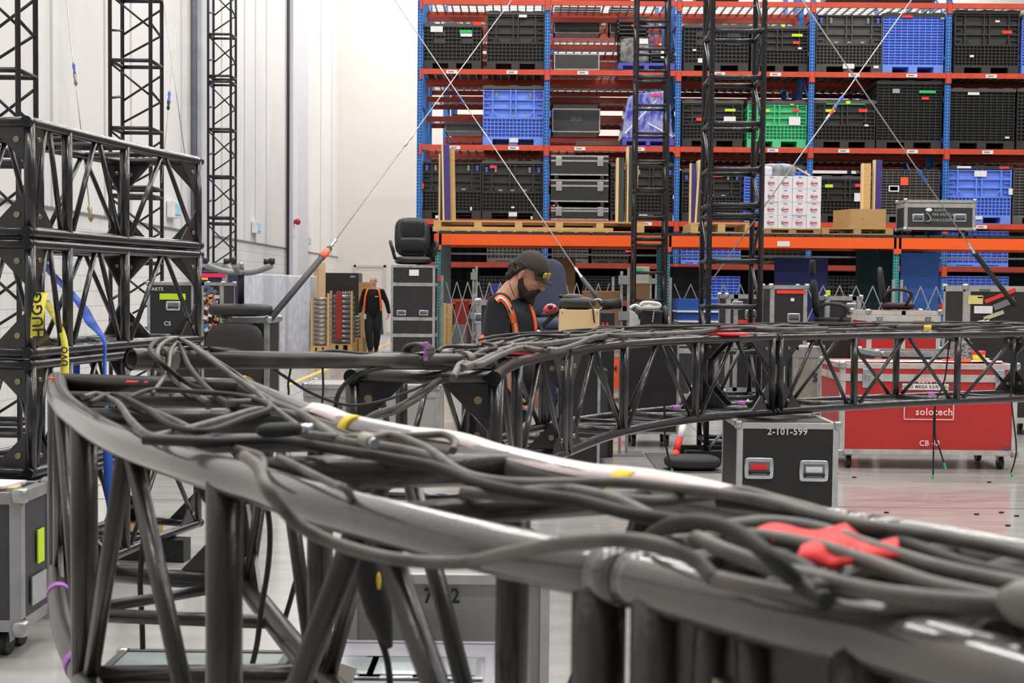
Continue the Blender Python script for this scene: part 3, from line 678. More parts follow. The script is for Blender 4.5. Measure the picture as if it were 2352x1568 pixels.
q = P(1798, 560, YO); MB().box(q.x-.1, q.x+.1, YO-.056, YO-.05, q.z-.04, q.z+.04).build('white_sticker', paper, t, org)
DZ = zt+.051
# folding lattice gates
def gate(x0, x1, label, zt_=1.62, step=32):
    Y = YO-.45; t = E('lattice_gate', label, 'gate', (P(x0, 700, Y).x, Y, 0)); org = t.location.copy()
    b = MB(); x = x0; zb_ = .1
    xs = []
    while x < x1: xs.append(P(x, 700, Y).x); x += step
    s_ = xs[1]-xs[0]; hh = (zt_-zb_)
    def seg(xa, za, xb, zb2): b.bar(V((xa, Y, za)), V((xb, Y+.0, zb2)), .012, .012)
    n = len(xs)
    for i in range(n):
        for sg in (-1, 1):
            xa, za = xs[i], zt_
            for k in range(5):
                xb = xa+sg*s_*.5; zn = za-hh/5*1.0
                if xs[0]-.01 <= xb <= xs[-1]+.01: b.bar(V((xa, Y+(.014 if sg > 0 else 0), za)), V((xb, Y+(.014 if sg > 0 else 0), zn)), .014, .012)
                xa, za = xb, zn
                if xa > xs[-1] or xa < xs[0]: break
    b.build('lattice', alum, t, org)
    for x in (xs[0]-.06, xs[-1]+.06): MB().box(x-.02, x+.02, Y-.02, Y+.03, 0, zt_+.1).build('gate_post', alum, t, org)
    MB().box(xs[0]-.04, xs[-1]+.04, Y-.01, Y+.025, .08, .1).build('floor_track', alum, t, org)
    return t
gate(1024, 1420, 'folding metal lattice gate below the orange beam, behind the bearded man', step=25)
gate(1548, 2045, 'folding metal lattice gate behind the chipped ladder tower', step=38)
gate(2078, 2400, 'folding metal lattice gate before the bright blue board', step=36)
# dark back mesh rail and shelf behind the bench
b = MB(); a, c_ = P(1020, 582, YO+1.35), P(2500, 590, YO+1.35); 
o = tag(b.bar(V((a.x, a.y, a.z)), V((c_.x, c_.y, a.z)), .03, .03).build('hanging_rail', steel), 'long thin steel rail running under the orange beams', 'rail')
# planks, cartons, pallets on the bench
def wpallet(x0, x1, Y, z, label, D=1.0, n=3, rz=0, h=.14, mat=wood, nm='wooden_pallet'):
    a, b_ = P(x0, 520, Y), P(x1, 520, Y); w_ = (b_.x-a.x)/2; t = E(nm, label, 'pallet', ((a.x+b_.x)/2, Y, z), rz)
    for k in range(6): yy = D*k/6; MB().box(-w_, w_, yy, yy+D*.12, h-.02, h).build('deck_board', mat, t)
    for k in range(n): xx = -w_+(2*w_-.12)*k/(n-1); MB().box(xx, xx+.12, 0.002, D-.04, .02, h-.02).build('stringer', mat, t)
    for yy in (0, D*.45, D*.86): MB().box(-w_, w_, yy, yy+D*.1, 0, .02).build('bottom_board', mat, t)
    return t
t = wpallet(996, 1480, YO+.02, DZ, 'long pale wooden pallet lying across the bench above the bearded man', n=6, D=1.1, h=.17)
MB().box(-1.72, 1.2, -.03, .0, -.01, .07).build('front_rail_board', wood, t)
wpallet(1587, 1728, YO+.02, DZ, 'pale wooden pallet below the upright planks and tower', n=3, D=1.1, h=.17)
wpallet(1755, 1886, YO+.08, DZ, 'wooden pallet under the white cartons', n=3, D=1.1, h=.09, mat=M('brown_pallet', (170, 136, 92), .8))
wpallet(1888, 2052, YO+.08, DZ, 'wooden pallet under the plain brown box', n=3, D=1.1, h=.11, mat=M('brown_pallet2', (180, 146, 98), .8))
def plank(x0, x1, y0, y1, Y, th, mat, label, lean=0):
    a, b_ = P(x0, y1, Y), P(x1, y0, Y); a.z = DZ+(.112 if x0 > 1900 else .172); t = E('plank', label, 'plank', ((a.x+b_.x)/2, Y, a.z)); w_ = (b_.x-a.x)/2; h = b_.z-a.z
    MB().prism([V((-w_, 0, 0)), V((w_, 0, 0)), V((w_+lean, 0, h)), V((-w_+lean, 0, h))], (0, th, 0)).build('face', mat, t)
    MB().prism([V((-w_-.03, .004, 0)), V((-w_, .004, 0)), V((-w_+lean, .004, h)), V((-w_-.03+lean, .004, h))], (0, th, 0)).build('cut_edge', ply, t); return t
gp = M('dark_green_board', (52, 64, 54), .7); pp = M('purple_board', (64, 52, 120), .7)
YP = YO+.35
plank(1011, 1021, 353, 503, YP+.2, .4, gp, 'dark green board edge behind the purple plank')
plank(1021, 1036, 333, 503, YP, .06, pp, 'purple plank standing tallest near the first rack post', lean=-.03)
plank(1036, 1048, 340, 503, YP+.08, .05, wood, 'pale wood plank leaning by the purple one in the first bay', lean=-.03)
plank(1420, 1434, 362, 505, YP, .3, gp, 'dark green board standing between road cases and slim tower')
plank(1443, 1458, 337, 505, YP+.05, .3, gp, 'taller dark green board just behind the slim tower')
plank(1460, 1463, 372, 500, YP, .1, wood, 'thin pale batten leaning behind the slim tower', lean=.03)
plank(1587, 1600, 375, 512, YP, .06, pp, 'purple board with pale edge before the third bay')
plank(1600, 1612, 367, 512, YP-.06, .3, gp, 'dark green board with pale edge before the third bay', lean=.05)
plank(1983, 2001, 375, 478, YP+.3, .1, wood, 'pale wood post standing behind the plain brown box')
plank(2010, 2027, 367, 478, YP+.35, .1, pp, 'purple plank standing behind the plain brown box')
# white printed cartons
logo_b = M('logo_blue_grey', (110, 120, 170), .6); logo_r = M('logo_red', (205, 70, 72), .6)
cw = M('white_carton', (224, 221, 224), .4, var=.04)
zc = DZ+.092; YC = YO+.12
yrow = [(401, 431), (432, 464), (464, 494), (494, 524)]; xcol = [1755, 1787, 1820, 1853, 1886]
Z_ = [zc+.213*k for k in range(5)]
cname = [['first', 'second', 'third', 'last'][i] for i in range(4)]
proto = None
for r_ in range(4):
    for c_ in range(4):
        a, b_ = P(xcol[c_], 460, YC), P(xcol[c_+1], 460, YC); w_ = (b_.x-a.x)/2-.002; h = .21
        t = E('printed_carton', 'white printed carton, %s column from the ladder tower, %s row' % (cname[c_], ('bottom', 'second', 'third', 'top')[r_]), 'carton', ((a.x+b_.x)/2, YC+random.uniform(-.01, .01), Z_[r_]), group='white cartons stacked on the bench')
        MB().box(-w_, w_, 0, .3, 0, h).build('box', cw, t, bevel=.004)
        b = MB(); m = 14
        for i in range(m):
            a0, a1 = PI*.55+2.0*PI*.66*i/m, PI*.55+2.0*PI*.66*(i+1)/m; r0 = .052
            th = .004+.010*math.sin(PI*i/m)
            p_ = lambda q, r: V((r*math.cos(q)*1.15, -.002, .095+r*math.sin(q)*.8))
            b.prism([p_(a0, r0-th), p_(a1, r0-th), p_(a1, r0), p_(a0, r0)], (0, -.002, 0))
        b.build('round_emblem', logo_b, t)
        MB().box(-.045, .06, -.005, -.003, .085, .108, Matrix.Rotation(-.06, 3, 'Y')).build('red_word_mark', logo_r, t)
        MB().box(-.03, .035, -.004, -.002, .182, .196).build('blue_line', logo_b, t); MB().box(-.06, .06, -.004, -.002, .028, .033).build('pink_line', M('pink_print', (225, 160, 160), .6), t)
t = E('film_bundle', 'clear plastic film bundle piled on top of the white cartons', 'plastic film', (P(1800, 400, YC).x-.05, YC+.2, Z_[4]))
MB().sell((-.02, 0, .1), (.31, .17, .115), .6, .7).build('film', M('cloudy_film', (170, 172, 178), .1, scale=9, bump=1.2, vcol=(96, 98, 104)), t)
MB().box(-.3, -.12, -.18, -.0, .0, .16).build('white_wad', M('white_film', (220, 222, 230), .3), t, bevel=.04)
MB().bar(V((.28, -.1, .14)), V((.5, -.1, .02)), .03, .02).build('tape_strip', ply, t)
# brown box and worn road case on the bench
a, b_ = P(1956, 523, YO+.1), P(2036, 480, YO+.1); zc = DZ+.112
t = E('cardboard_box', 'plain brown cardboard box on the bench beside the white cartons', 'box', (a.x, YO+.12, zc)); w_ = b_.x-a.x; h = b_.z-a.z
MB().prism([V((0, 0, 0)), V((w_, 0, 0)), V((w_-.12, .5, 0)), V((-.18, .5, 0))], (0, 0, h)).build('carton_body', card, t)
MB().box(w_*.3, w_*.34, -.003, 0, h*.45, h*.5).build('small_hole', brown_card, t)
# ---------------------------------------------------------------- road cases
def fcase(label, x0, x1, yt, Y, D, mat, yb=None, zb=0, cast=.13, lid=None, handles=(), latches=(), edge=alum, e=.028, texts=(), stick=(), group=None, zt=None, name='road_case', corners=True, rz=0, vbars=()):
    """case whose front face spans pixel columns x0..x1 at distance Y, top edge at pixel row yt"""
    ym = yt+40; a, b_ = P(x0, ym, Y), P(x1, ym, Y); z1 = zt if zt is not None else P((x0+x1)/2, yt, Y).z
    cx = (a.x+b_.x)/2; W = (b_.x-a.x)/2; z0 = zb+cast; H = z1-z0
    t = E(name, label, 'case', (cx, Y, zb), rz, group)
    c = cast
    body = MB().box(-W+.004, W-.004, .004, D-.004, c+.002, c+H-.002).build('body', mat, t)
    b = MB()
    for x in (-W, W-e):
        b.box(x, x+e, -.001, .006, c, c+H); b.box(x, x+e, D-.006, D+.001, c, c+H)
    for x in (-W-.001, W-.005):
        for y in (0, D-e): b.box(x, x+.006, y, y+e, c, c+H)
        for z in (c, c+H-e): b.box(x, x+.006, 0, D, z, z+e)
    for z in (c, c+H-e): b.box(-W, W, -.002, .006, z, z+e); b.box(-W, W, D-.006, D+.002, z, z+e)
    for z in (c-.001, c+H-.006):
        b.box(-W, W, 0, e, z, z+.007); b.box(-W, W, D-e, D, z, z+.007); b.box(-W, -W+e, 0, D, z, z+.007); b.box(W-e, W, 0, D, z, z+.007)
    for x in vbars: q = P(x, ym, Y).x-cx; b.box(q-e*.5, q+e*.5, -.002, .006, c, c+H)
    b.build('edge_trim', edge, t)
    for k, y in enumerate(lid or ()):
        zz = P((x0+x1)/2, y, Y).z-zb
        MB().box(-W-.003, W+.003, -.005, D+.003, zz-e*.75, zz+e*.75).build('lid_band', edge, t)
    if corners:
        for x in (-W, W):
            for y in (0, D):
                for z in (c+.01, c+H-.01):
                    MB().sell((x*.985, y+(.01 if y == 0 else -.01), z), (min(e*.75, .033),)*3, .5, .5, nu=10, nv=6).build('ball_corner', steel, t)
    s_ = Y/F
    for h in handles:
        x, y, w_, hh = h[:4]; q = P(x, y, Y); x_, z_ = q.x-cx, q.z-zb; w2, h2 = w_*s_/2, hh*s_/2
        p = MB().sell((x_, -.002, z_), (w2, .008, h2), .25, .25, nu=20, nv=6)
        p = p.build('handle_dish', chrome, t)
        MB().box(x_-w2*.72, x_+w2*.72, -.0125, -.0105, z_-h2*.66, z_+h2*.62).build('dish_recess', M('dish_shade', (120, 124, 130), .35, .7), p)
        g_ = MB().tube(smooth([(x_-w2*.6, -.012, z_-h2*.45), (x_-w2*.55, -.03, z_-h2*.3), (x_+w2*.55, -.03, z_-h2*.3), (x_+w2*.6, -.012, z_-h2*.45)], 3), max(.004, h2*.13), 6).build('grip', rubber_d, p)
        if len(h) > 4: lab(MB().box(x_-w2*.55, x_+w2*.55, -.015, -.0127, z_-h2*.15, z_+h2*.4).build('tag_card', h[4], p), 'card in handle')
    for (x, y, w_, hh) in latches:
        q = P(x, y, Y); x_, z_ = q.x-cx, q.z-zb; w2, h2 = w_*s_/2, hh*s_/2
        p = MB().box(x_-w2, x_+w2, -.012, .0, z_-h2, z_+h2).build('latch', chrome, t, bevel=.006)
        MB().box(x_-w2*.5, x_+w2*.5, -.024, -.012, z_-h2*.3, z_+h2*.4).build('butterfly', steel, p, bevel=.003)
    for (s, x, y, px, m_, *o) in texts:
        q = P(x, y, Y); text(s, px*s_*1.35, (q.x-cx, -.0075, q.z-zb), t, m_, sx=(o[0] if o else 1))
    for (x, y, w_, hh, m_, *o) in stick:
        q = P(x, y, Y); an = o[0] if o else 0
        MB().box(-w_*s_/2, w_*s_/2, -.009, -.005, -hh*s_/2, hh*s_/2, Matrix.Rotation(an, 3, 'Y'), V((q.x-cx, 0, q.z-zb))).build('sticker', m_, t)
    if cast:
        for x in (-W+.1, W-.1):
            for y in (.1, D-.1):
                k = MB().box(x-.035, x+.035, y-.035, y+.035, c-.02, c).bar(V((x-.022, y, c-.02)), V((x-.022, y, c*.45)), .004, .05, V((0, 1, 0))).bar(V((x+.022, y, c-.02)), V((x+.022, y, c*.45)), .004, .05, V((0, 1, 0))).build('caster', steel, t)
                MB().cyl(V((x-.018, y, c*.42)), V((x+.018, y, c*.42)), c*.42, 14).build('wheel', caster_m, k)
    return t
sten = M('stencil_white', (205, 205, 202), .6, var=.1, scale=60)
s_pink = M('stencil_pale_red', (246, 200, 198), .6); stenk = M('stencil_black', (34, 34, 38), .6)
# --- right half of the floor
t = fcase('large bright red road case with white lid bands, stencilled CB 48', 1931, 2338, 836, 11.2, .75, lam_red, zt=None, cast=.13, lid=(868,), e=.042, edge=M('worn_white_edge', (206, 204, 200), .45, .2, scale=9, vcol=(170, 168, 164)),
          latches=((1992, 868, 24, 44), (2296, 872, 22, 46)), texts=(('2-6200-001', 2133, 874, 12.5, s_pink, .95), ('CB 48', 2134, 1018, 13.5, s_pink, .95), ('solotech', 2145, 946, 17, s_pink)),
          stick=((2125, 888, 106, 14, paper), (2313, 1029, 14, 4, c_navy)))
q = P(2125, 888, 11.2); text('S   SOLO MEGA K3/K TRUNK', .038, (q.x-t.location.x, -.0095, q.z), t, M('label_print', (96, 104, 100), .7))
mb = MB(); zz = [P(2133, y, 11.2).z for y in (925, 963)]; xx = [P(x, 940, 11.2).x-t.location.x for x in (2077, 2190)]
for u, v in (((xx[0], zz[0]), (xx[1], zz[0])), ((xx[1], zz[0]), (xx[1], zz[1])), ((xx[1], zz[1]), (xx[0], zz[1])), ((xx[0], zz[1]), (xx[0], zz[0]))): mb.bar(V((u[0], -.0, u[1])), V((v[0], -.0, v[1])), .008, .008, V((0, 1, 0)))
mb.build('logo_outline', s_pink, t)
ztop = P(2133, 836, 11.2).z
tp = V((t.location.x, 11.2, ztop))
o = E('paper_sheets', 'loose white sheets spread along the top of the large red case', 'papers', (tp.x, 11.4, ztop+.001))
for i in range(7):
    m_ = Matrix.Rotation(random.uniform(-.5, .5), 3, 'Z'); MB().box(-.15, .15, -.1, .1, .001+.002*i, .0025+.002*i, m_, V((-.62+.2*i, .12+random.uniform(-.05, .05), 0))).build('sheet', paper, o)
q = P(2257, 822, 11.5); o = E('plastic_tub', 'small yellow tub with red lid standing on the large red case', 'tub', (q.x, 11.6, ztop+.001))
MB().lathe([(.05, 0), (.055, .07)]).build('tub_body', t_yel, o); MB().lathe([(.058, .07), (.058, .095), (.05, .1)]).build('tub_lid', t_red, o)
q = P(2220, 822, 11.5); o = E('wire_basket', 'grey perforated bin standing at the back of the red case top', 'basket', (q.x+.02, 11.7, ztop+.001))
MB().box(-.08, .08, -.06, .06, 0, .17).build('basket_body', M('perforated_grey', (150, 150, 156), .5, scale=60, vcol=(70, 70, 76), vthr=(.5, .56)), o)
q = P(2200, 828, 11.4); tag(MB().bar(V((q.x-.1, 11.5, ztop+.016)), V((q.x+.14, 11.48, ztop+.016)), .03, .03).build('marker_pen', t_org), 'orange marker pen lying on top of the large red case', 'pen')
# second red case & friends, deeper
fcase('red road case with two latches carrying a bare chair back, before the blue board', 1993, 2160, 714, 16.0, .8, lam_red, lid=(731,), e=.05, edge=M('worn_white_edge2', (200, 196, 190), .45, .2, scale=9), latches=((2020, 734, 14, 18), (2131, 735, 14, 18)), vbars=(2075,), stick=((2015, 752, 14, 12, M('pale_teal_sticker', (150, 190, 200), .6)), (2120, 742, 46, 10, M('brown_tape', (140, 80, 60), .7))))
fcase('black flat case whose pale edge shows just over the large red case', 2012, 2214, 808, 13.0, .7, lam_black, e=.05, corners=True, latches=((2026, 812, 10, 10),))
tt = fcase('black road case covered in torn tape strips, red strip across its top', 2216, 2420, 657, 14.0, .7, lam_black, e=.06, edge=M('worn_edge3', (176, 172, 166), .45, .2, scale=9),
      stick=((2297, 679, 75, 9, t_red, -.38), (2240, 688, 34, 20, M('cream_sticker', (214, 204, 130), .6)), (2252, 683, 14, 3, t_org), (2258, 711, 42, 17, paper), (2306, 697, 50, 14, M('grey_tape', (116, 118, 114), .6), -.4), (2282, 724, 48, 9, M('beige_tape', (196, 190, 160), .6), -.35), (2258, 739, 28, 10, paper, -.25), (2262, 667, 24, 6, M('faint_tape', (96, 94, 92), .6))))
fcase('black road case stencilled 2-101-599 with two zinc dish handles', 1694, 1926, 966, 8.15, .62, lam_black, cast=.13, e=.034, zt=.695,
      handles=((1743, 1075, 68, 50, t_red), (1869, 1081, 68, 50, paper)), texts=(('2-101-599', 1808, 991, 17, sten, .9),), edge=M('bright_edge', (186, 186, 186), .4, .3, scale=9))
fcase('grey laminate road case behind the gusseted truss end, numbered 9', 697, 1010, 884, 11.4, .62, lam_grey, e=.035, lid=(905,), handles=((742, 960, 40, 30),), texts=(('9', 782, 936, 14, stenk),))
fcase('dark grey flight box standing behind the bearded man, under the curved truss', 1236, 1396, 850, 11.3, .5, M('dark_grey_box', (52, 53, 57), .6), cast=.06, e=.006, corners=False, edge=M('dull_edge', (60, 60, 62), .6))
fcase('orange road case marked 4 behind the curved truss', 1388, 1452, 800, 17.6, .7, lam_org, e=.04, lid=(815,), texts=(('4', 1413, 847, 13, stenk), ('h', 1396, 862, 11, stenk)))
fcase('black road case with pale blue dish handle beside the orange one', 1458, 1600, 786, 17.0, .7, lam_black, e=.045, lid=(805,), handles=((1510, 851, 30, 24),))
fcase('scuffed grey-green case marked with a curl, left of the large red case', 1796, 1888, 797, 13.2, .6, M('scuffed_green_grey', (156, 156, 146), .6, scale=5, vcol=(120, 118, 108)), e=.05, lid=(812,), texts=(('S', 1872, 868, 20, stenk),), vbars=(1828,))
fcase('square black road case with a handle and low red strip', 1668, 1768, 676, 18.0, .7, lam_black, e=.06, handles=((1724, 722, 26, 22), (1694, 701, 26, 20)), stick=((1730, 738, 70, 7, t_red),), vbars=(1690,))
fcase('tall black road case with red strip near its top', 1770, 1854, 655, 17.2, .6, lam_black, e=.05, handles=((1823, 729, 30, 20),), stick=((1816, 670, 64, 8, t_red), (1820, 688, 8, 7, paper)))
fcase('black case under the black chair with armrests', 1862, 1972, 750, 17.3, .6, lam_black, e=.04)
fcase('grey-edged black case with pale beige top behind the armrest chair', 1896, 1978, 680, 18.6, .6, lam_black, e=.06, stick=((1902, 672, 10, 12, t_lime),), vbars=(1962,), handles=((1955, 712, 24, 34),))
fcase('stack base case with alum frame seen below the chipped tower bars', 1642, 1712, 812, 19.3, .5, lam_black, e=.05, handles=((1680, 840, 30, 34),))
for k, (x0, x1, y0, y1) in enumerate(((1555, 1652, 687, 712), (1558, 1652, 714, 735))):
    a, b_ = P(x0, y1, 19.6), P(x1, y0, 19.6); z0 = .9 if k else 1.14
    tag(MB().box(a.x, b_.x, 19.6, 20.2, a.z, b_.z).build('storage_tote', M('tote_blue', (30, 78, 160), .5)), 'deep blue tote %s behind the white hood' % ('on top of another' if k == 0 else 'under another'), 'tote')
    tag(MB().box(a.x, b_.x, 19.55, 20.2, a.z-.03, a.z-.003).build('shelf_edge', paper), 'pale strip %s the blue totes' % ('between' if k == 0 else 'beneath'), 'strip')
a = P(1555, 736, 19.6); b_ = P(1652, 736, 19.6)
tag(MB().box(a.x, b_.x, 19.6, 20.2, 0, a.z-.035).build('steel_cabinet', M('cab_grey', (120, 122, 124), .6)), 'dull metal cabinet carrying the blue totes', 'cabinet')
# boards behind the gates
def board(x0, x1, y0, Y, mat, label, zb=.02, yb=None):
    a, b_ = P(x0, y0, Y), P(x1, y0, Y); return tag(MB().box(a.x, b_.x, Y, Y+.05, zb if yb is None else P(x0, yb, Y).z, a.z).build('board', mat), label, 'board')
board(2070, 2158, 580, 22.0, M('bright_blue_board', (48, 98, 180), .6), 'bright blue board standing beside the teal post')
board(1780, 1902, 592, 21.9, M('navy_board', (26, 34, 100), .6), 'navy blue board behind the black case with red strip')
board(1540, 1605, 612, 22.1, M('black_board', (16, 16, 17), .8), 'black panel behind the lattice between the two ladder towers')
board(1968, 2055, 575, 22.3, M('dark_teal_curtain', (22, 44, 52), .9), 'very dark green-blue hanging sheet beside the bright blue board')
board(1012, 1036, 560, 22.2, M('grey_clear_sheet', (84, 92, 96), .4), 'grey translucent sheet right behind the first teal post')
# ---------------------------------------------------------------- left half
LB = M('case_black_scuffed', (30, 31, 36), .5, scale=8, var=.25)
fcase('black case with lime note, handle and round emblem, seen through the truss stack', 338, 446, 648, 13.0, .55, LB, e=.03, stick=((397, 681, 60, 14, t_lime),), handles=((398, 702, 34, 22),), texts=(('CS', 385, 743, 10, sten), ('ARTS', 362, 664, 8, sten)))
o = bpy.data.objects['road_case.0%02d' % 0] if False else None
t = fcase('open-sided case plastered with colourful stickers beside the upside-down chair', 448, 512, 648, 12.0, .5, LB, e=.03, vbars=(465,), texts=(), stick=((456, 699, 15, 14, paper), (456, 699, 7, 7, t_pink)))
q0 = P(465, 700, 12).x-t.location.x
for i in range(80):
    cc = ((220, 214, 204), (200, 60, 50), (210, 180, 60), (70, 100, 150), (60, 60, 66), (150, 110, 80), (190, 190, 196))[i % 7]
    q = P(random.uniform(471, 500), random.uniform(658, 765), 12); s = random.uniform(.012, .024)
    MB().box(-s, s, -.011-.0003*i, -.008, -s*random.uniform(.4, 1.2), s*.7, Matrix.Rotation(random.uniform(-.6, .6), 3, 'Y'), V((q.x-t.location.x, 0, q.z))).build('sticker', M('sticker_%d' % (i % 7), cc, .6), t)
t = fcase('navy tall case with pink strip marked NORTH behind the sticker case', 440, 520, 603, 15.0, .8, lam_navy, e=.05, stick=((478, 632, 80, 9, t_pink), (466, 640, 24, 5, t_yel), (478, 619, 70, 12, M('dim_grey_label', (92, 92, 98), .6))), texts=(('NORTH', 468, 619, 9, stenk),))
fcase('dark case with green tape below the upside-down chair', 512, 617, 731, 11.0, .5, LB, e=.04, stick=((560, 798, 56, 7, t_green),), lid=None)
# tall drawer case and the leather chair on it
t = fcase('tall black drawer case with aluminium rails, a leather chair on top', 898, 999, 609, 20.0, .7, lam_black, cast=.1, e=.035, lid=(653, 732, 770), handles=((922, 718, 22, 12), (973, 718, 22, 12)), stick=((951, 626, 22, 14, paper),), corners=False)
TZ = P(948, 609, 20).z
def chair(label, loc, rz, mat, arms=True, s=1, head=False, base=True, flip=False, seat=True, nm='office_chair', armm=None):
    t = E(nm, label, 'chair', loc, rz); t.scale = (s, s, s)
    if flip: t.rotation_euler = (PI, 0, rz)
    h = .45 if base else .07
    if seat: MB().sell((0, 0, h), (.26, .26, .055), .5, .55).build('seat', mat, t)
    b = MB().sell((0, .25, h+(.40 if base else .33)), (.25, .05, .30 if base else .28), .55, .6, Matrix.Rotation(-.12, 3, 'X'))
    if head: b.sell((0, .30, h+.78), (.14, .045, .12), .5, .7)
    b.build('backrest', mat, t)
    if mat is leather:
        MB().sell((0, .2, h+.22), (.2, .04, .11), .5, .6).build('lumbar_pad', mat, t); MB().sell((0, .215, h+.45), (.17, .04, .13), .5, .6).build('upper_pad', mat, t)
    if arms:
        for sx in (-1, 1): MB().tube(smooth([(sx*.26, .22, h+.12), (sx*.31, .12, h+.24), (sx*.32, -.08, h+.25), (sx*.31, -.2, h+.18), (sx*.26, -.12, h+.02)], 4), .024, 8).build('armrest', armm or rubber_d, t)
    if base:
        MB().cyl(V((0, 0, .08)), V((0, 0, h-.03)), .028).build('gas_column', rubber_d, t)
        for k in range(5):
            a = 2*PI*k/5+.3; d = V((math.cos(a), math.sin(a), 0))
            lg = MB().tube(smooth([V((0, 0, .13)), d*.15+V((0, 0, .115)), d*.3+V((0, 0, .065))], 4), [.026]*9, 8).build('base_arm', armm or rubber_d, t)
            MB().cyl(d*.3+V((-.02, 0, .028)), d*.3+V((.02, 0, .028)), .028).build('caster', caster_m, lg)
    return t
chair('black leather swivel chair seat with armrests on the tall drawer case', (P(950, 600, 20.35).x, 20.3, TZ+.001), .15, leather, base=False, s=1.12)
q = P(563, 700, 11.25); grey_arm = M('pale_grey_plastic', (130, 132, 134), .4)
CZ = P(565, 731, 11).z
chair('upside-down office chair with its star base in the air, hanging over the dark case', (q.x, 11.08, CZ+.05+.46), 0, rubber_d, flip=True, arms=False, armm=grey_arm, s=.98)
q = P(1245, 740, 10.2)
fcase('navy case with pale patches carrying the grey-blue chair', 1233, 1330, 763, 10.4, .5, lam_navy, e=.04, stick=((1268, 778, 18, 12, paper), (1262, 768, 30, 5, M('pale_patch', (190, 196, 180), .6))))
chair('grey-blue upholstered chair back facing the bearded man', (P(1262, 740, 10.7).x, 10.66, P(1280, 763, 10.4).z+.001), .3, fab_navy, base=False, arms=False, s=.88)
chair('black high-backed chair with headrest and loop armrests on its case', (P(1912, 740, 17.6).x, 17.6, P(1915, 750, 17.3).z+.001), 1.3, fab_black, base=False, head=True, s=.92)
chair('dark chair back propped on the red case with two latches', (P(2062, 700, 16.4).x, 16.4, P(2075, 714, 16).z+.001), 1.3, rubber_d, base=False, arms=True, s=.8)
# wrapped goods by the left wall
def pallet2(x0, x1, Y, label, D=1.0, h=.14):
    a, b_ = P(x0, 700, Y), P(x1, 700, Y); w_ = (b_.x-a.x)/2; t = E('wooden_pallet', label, 'pallet', ((a.x+b_.x)/2, Y, 0))
    for k in range(6): yy = D*k/6; MB().box(-w_, w_, yy, yy+D*.12, h-.02, h).build('deck_board', wood, t)
    for k in range(3): xx = -w_+(2*w_-.1)*k/2; MB().box(xx, xx+.1, .002, D, .02, h-.02).build('stringer', wood, t)
    for yy in (0, D*.45, D*.86): MB().box(-w_, w_, yy, yy+D*.1, 0, .02).build('bottom_board', wood, t)
    return t, (a.x+b_.x)/2, w_
for k, (x0, x1, yt, Y, lb) in enumerate(((556, 604, 628, 25.5, 'wall end of the wrapped pallet loads'), (606, 655, 630, 27.0, 'between the wall end one and the one with blue corner'), (656, 713, 632, 27.4, 'next to the tube rack'))):
    t, cx, w_ = pallet2(x0, x1, Y, 'pale pallet under white load, %s' % lb)
    o = E('wrapped_load', 'tall white film-wrapped load, %s' % lb, 'wrapped load', (cx, Y+.02, .141), group='white wrapped pallet loads'); h = P(x0, yt, Y).z-.141
    MB().box(-w_+.01, w_-.01, 0, .95, 0, h).build('film_wrap', film, o, bevel=.03)
    MB().box(-w_+.0, -w_+.05, -.012, .04, 0, h).build('corner_guard', M('pale_blue_guard', (178, 198, 214), .4), o)
def tubes(x0, x1, yt, yb, Y, label, n, posts=True, L=.9, red=False):
    a, b_ = P(x0, yb, Y), P(x1, yt, Y); t, cx, w_ = pallet2(x0-3, x1+3, Y, 'pallet under %s' % label, h=a.z if a.z > .05 else .14)
    z0 = max(a.z, .14)+.002; o = E('tube_stack', label, 'tube stack', (cx, Y+.03, z0)); H = b_.z-z0; r = H/n/2
    for k in range(n): MB().tube([V((-w_+.05, .15+.02*math.sin(k*3), r+2*r*k)), V((w_-.05, .15, r+2*r*k))], r*.8, 10).build('tube', M('tube_grey', (150, 150, 152), .35, .5), o)
    for k in range(n): MB().box(-w_+.05, w_-.05, .35, .8, 2*r*k, 2*r*k+r*1.2).build('tube_row', M('tube_grey', None) if 'tube_grey' in MATS else steel, o)
    for sx in (-1, 1): MB().box(sx*w_-.04*(sx > 0), sx*w_+.04*(sx < 0), .02, .1, -.0, H+.08).build('wood_post', wood, o)
    if red: lab(MB().box(-.12, .02, .0, .03, .1, H+.05).build('red_strip', M('dull_red_board', (160, 44, 38), .6), o), 'red strip')
    return o
tubes(716, 752, 682, 795, 27.0, 'rack of grey aluminium tubes held by pale posts beside the wrapped loads', 11)
tubes(760, 806, 676, 790, 29.0, 'stack of grey tubes in film with a red strip down the front', 10, red=True)
tubes(808, 829, 724, 776, 30.0, 'low stack of grey tubes nearest the walking man', 6)
a, b_ = P(746, 750, 35), P(824, 627, 35)
t = E('tall_cabinet', 'matt black tall cabinet against the back wall', 'cabinet', ((a.x+b_.x)/2, 35, 0)); w_ = (b_.x-a.x)/2
MB().box(-w_, w_, 0, .8, 0, b_.z).build('body', lam_black, t); MB().box(-w_*.25, w_*.55, -.02, 0, b_.z*.2, b_.z*.8).build('door_panel', M('cab_door', (26, 26, 29), .5), t)
text('ALARM', .11, (w_*.1, -.03, b_.z*.72), t, sten); MB().box(w_*.5, w_*.8, -.01, 0, b_.z-.12, b_.z-.07).build('label_plate', steel, t)
for k, (x0, x1, y0) in enumerate(((720, 730, 612), (731, 746, 603))):
    a, b_ = P(x0, y0, 33.0+k), P(x1, y0, 33.0+k); t = tag(MB().box(a.x, b_.x, 33.0+k, 33.15+k, 0, a.z).build('board', (wood, ply)[k]), ('brown upright board', 'pale plywood board standing')[k]+' beside the black cabinet', 'board')
a = P(826, 740, 33); tag(MB().box(a.x-.1, a.x+.3, 33.6, 33.9, 0, 1.65).build('tall_carton', card), 'tall brown carton between black cabinet and walking man', 'carton')
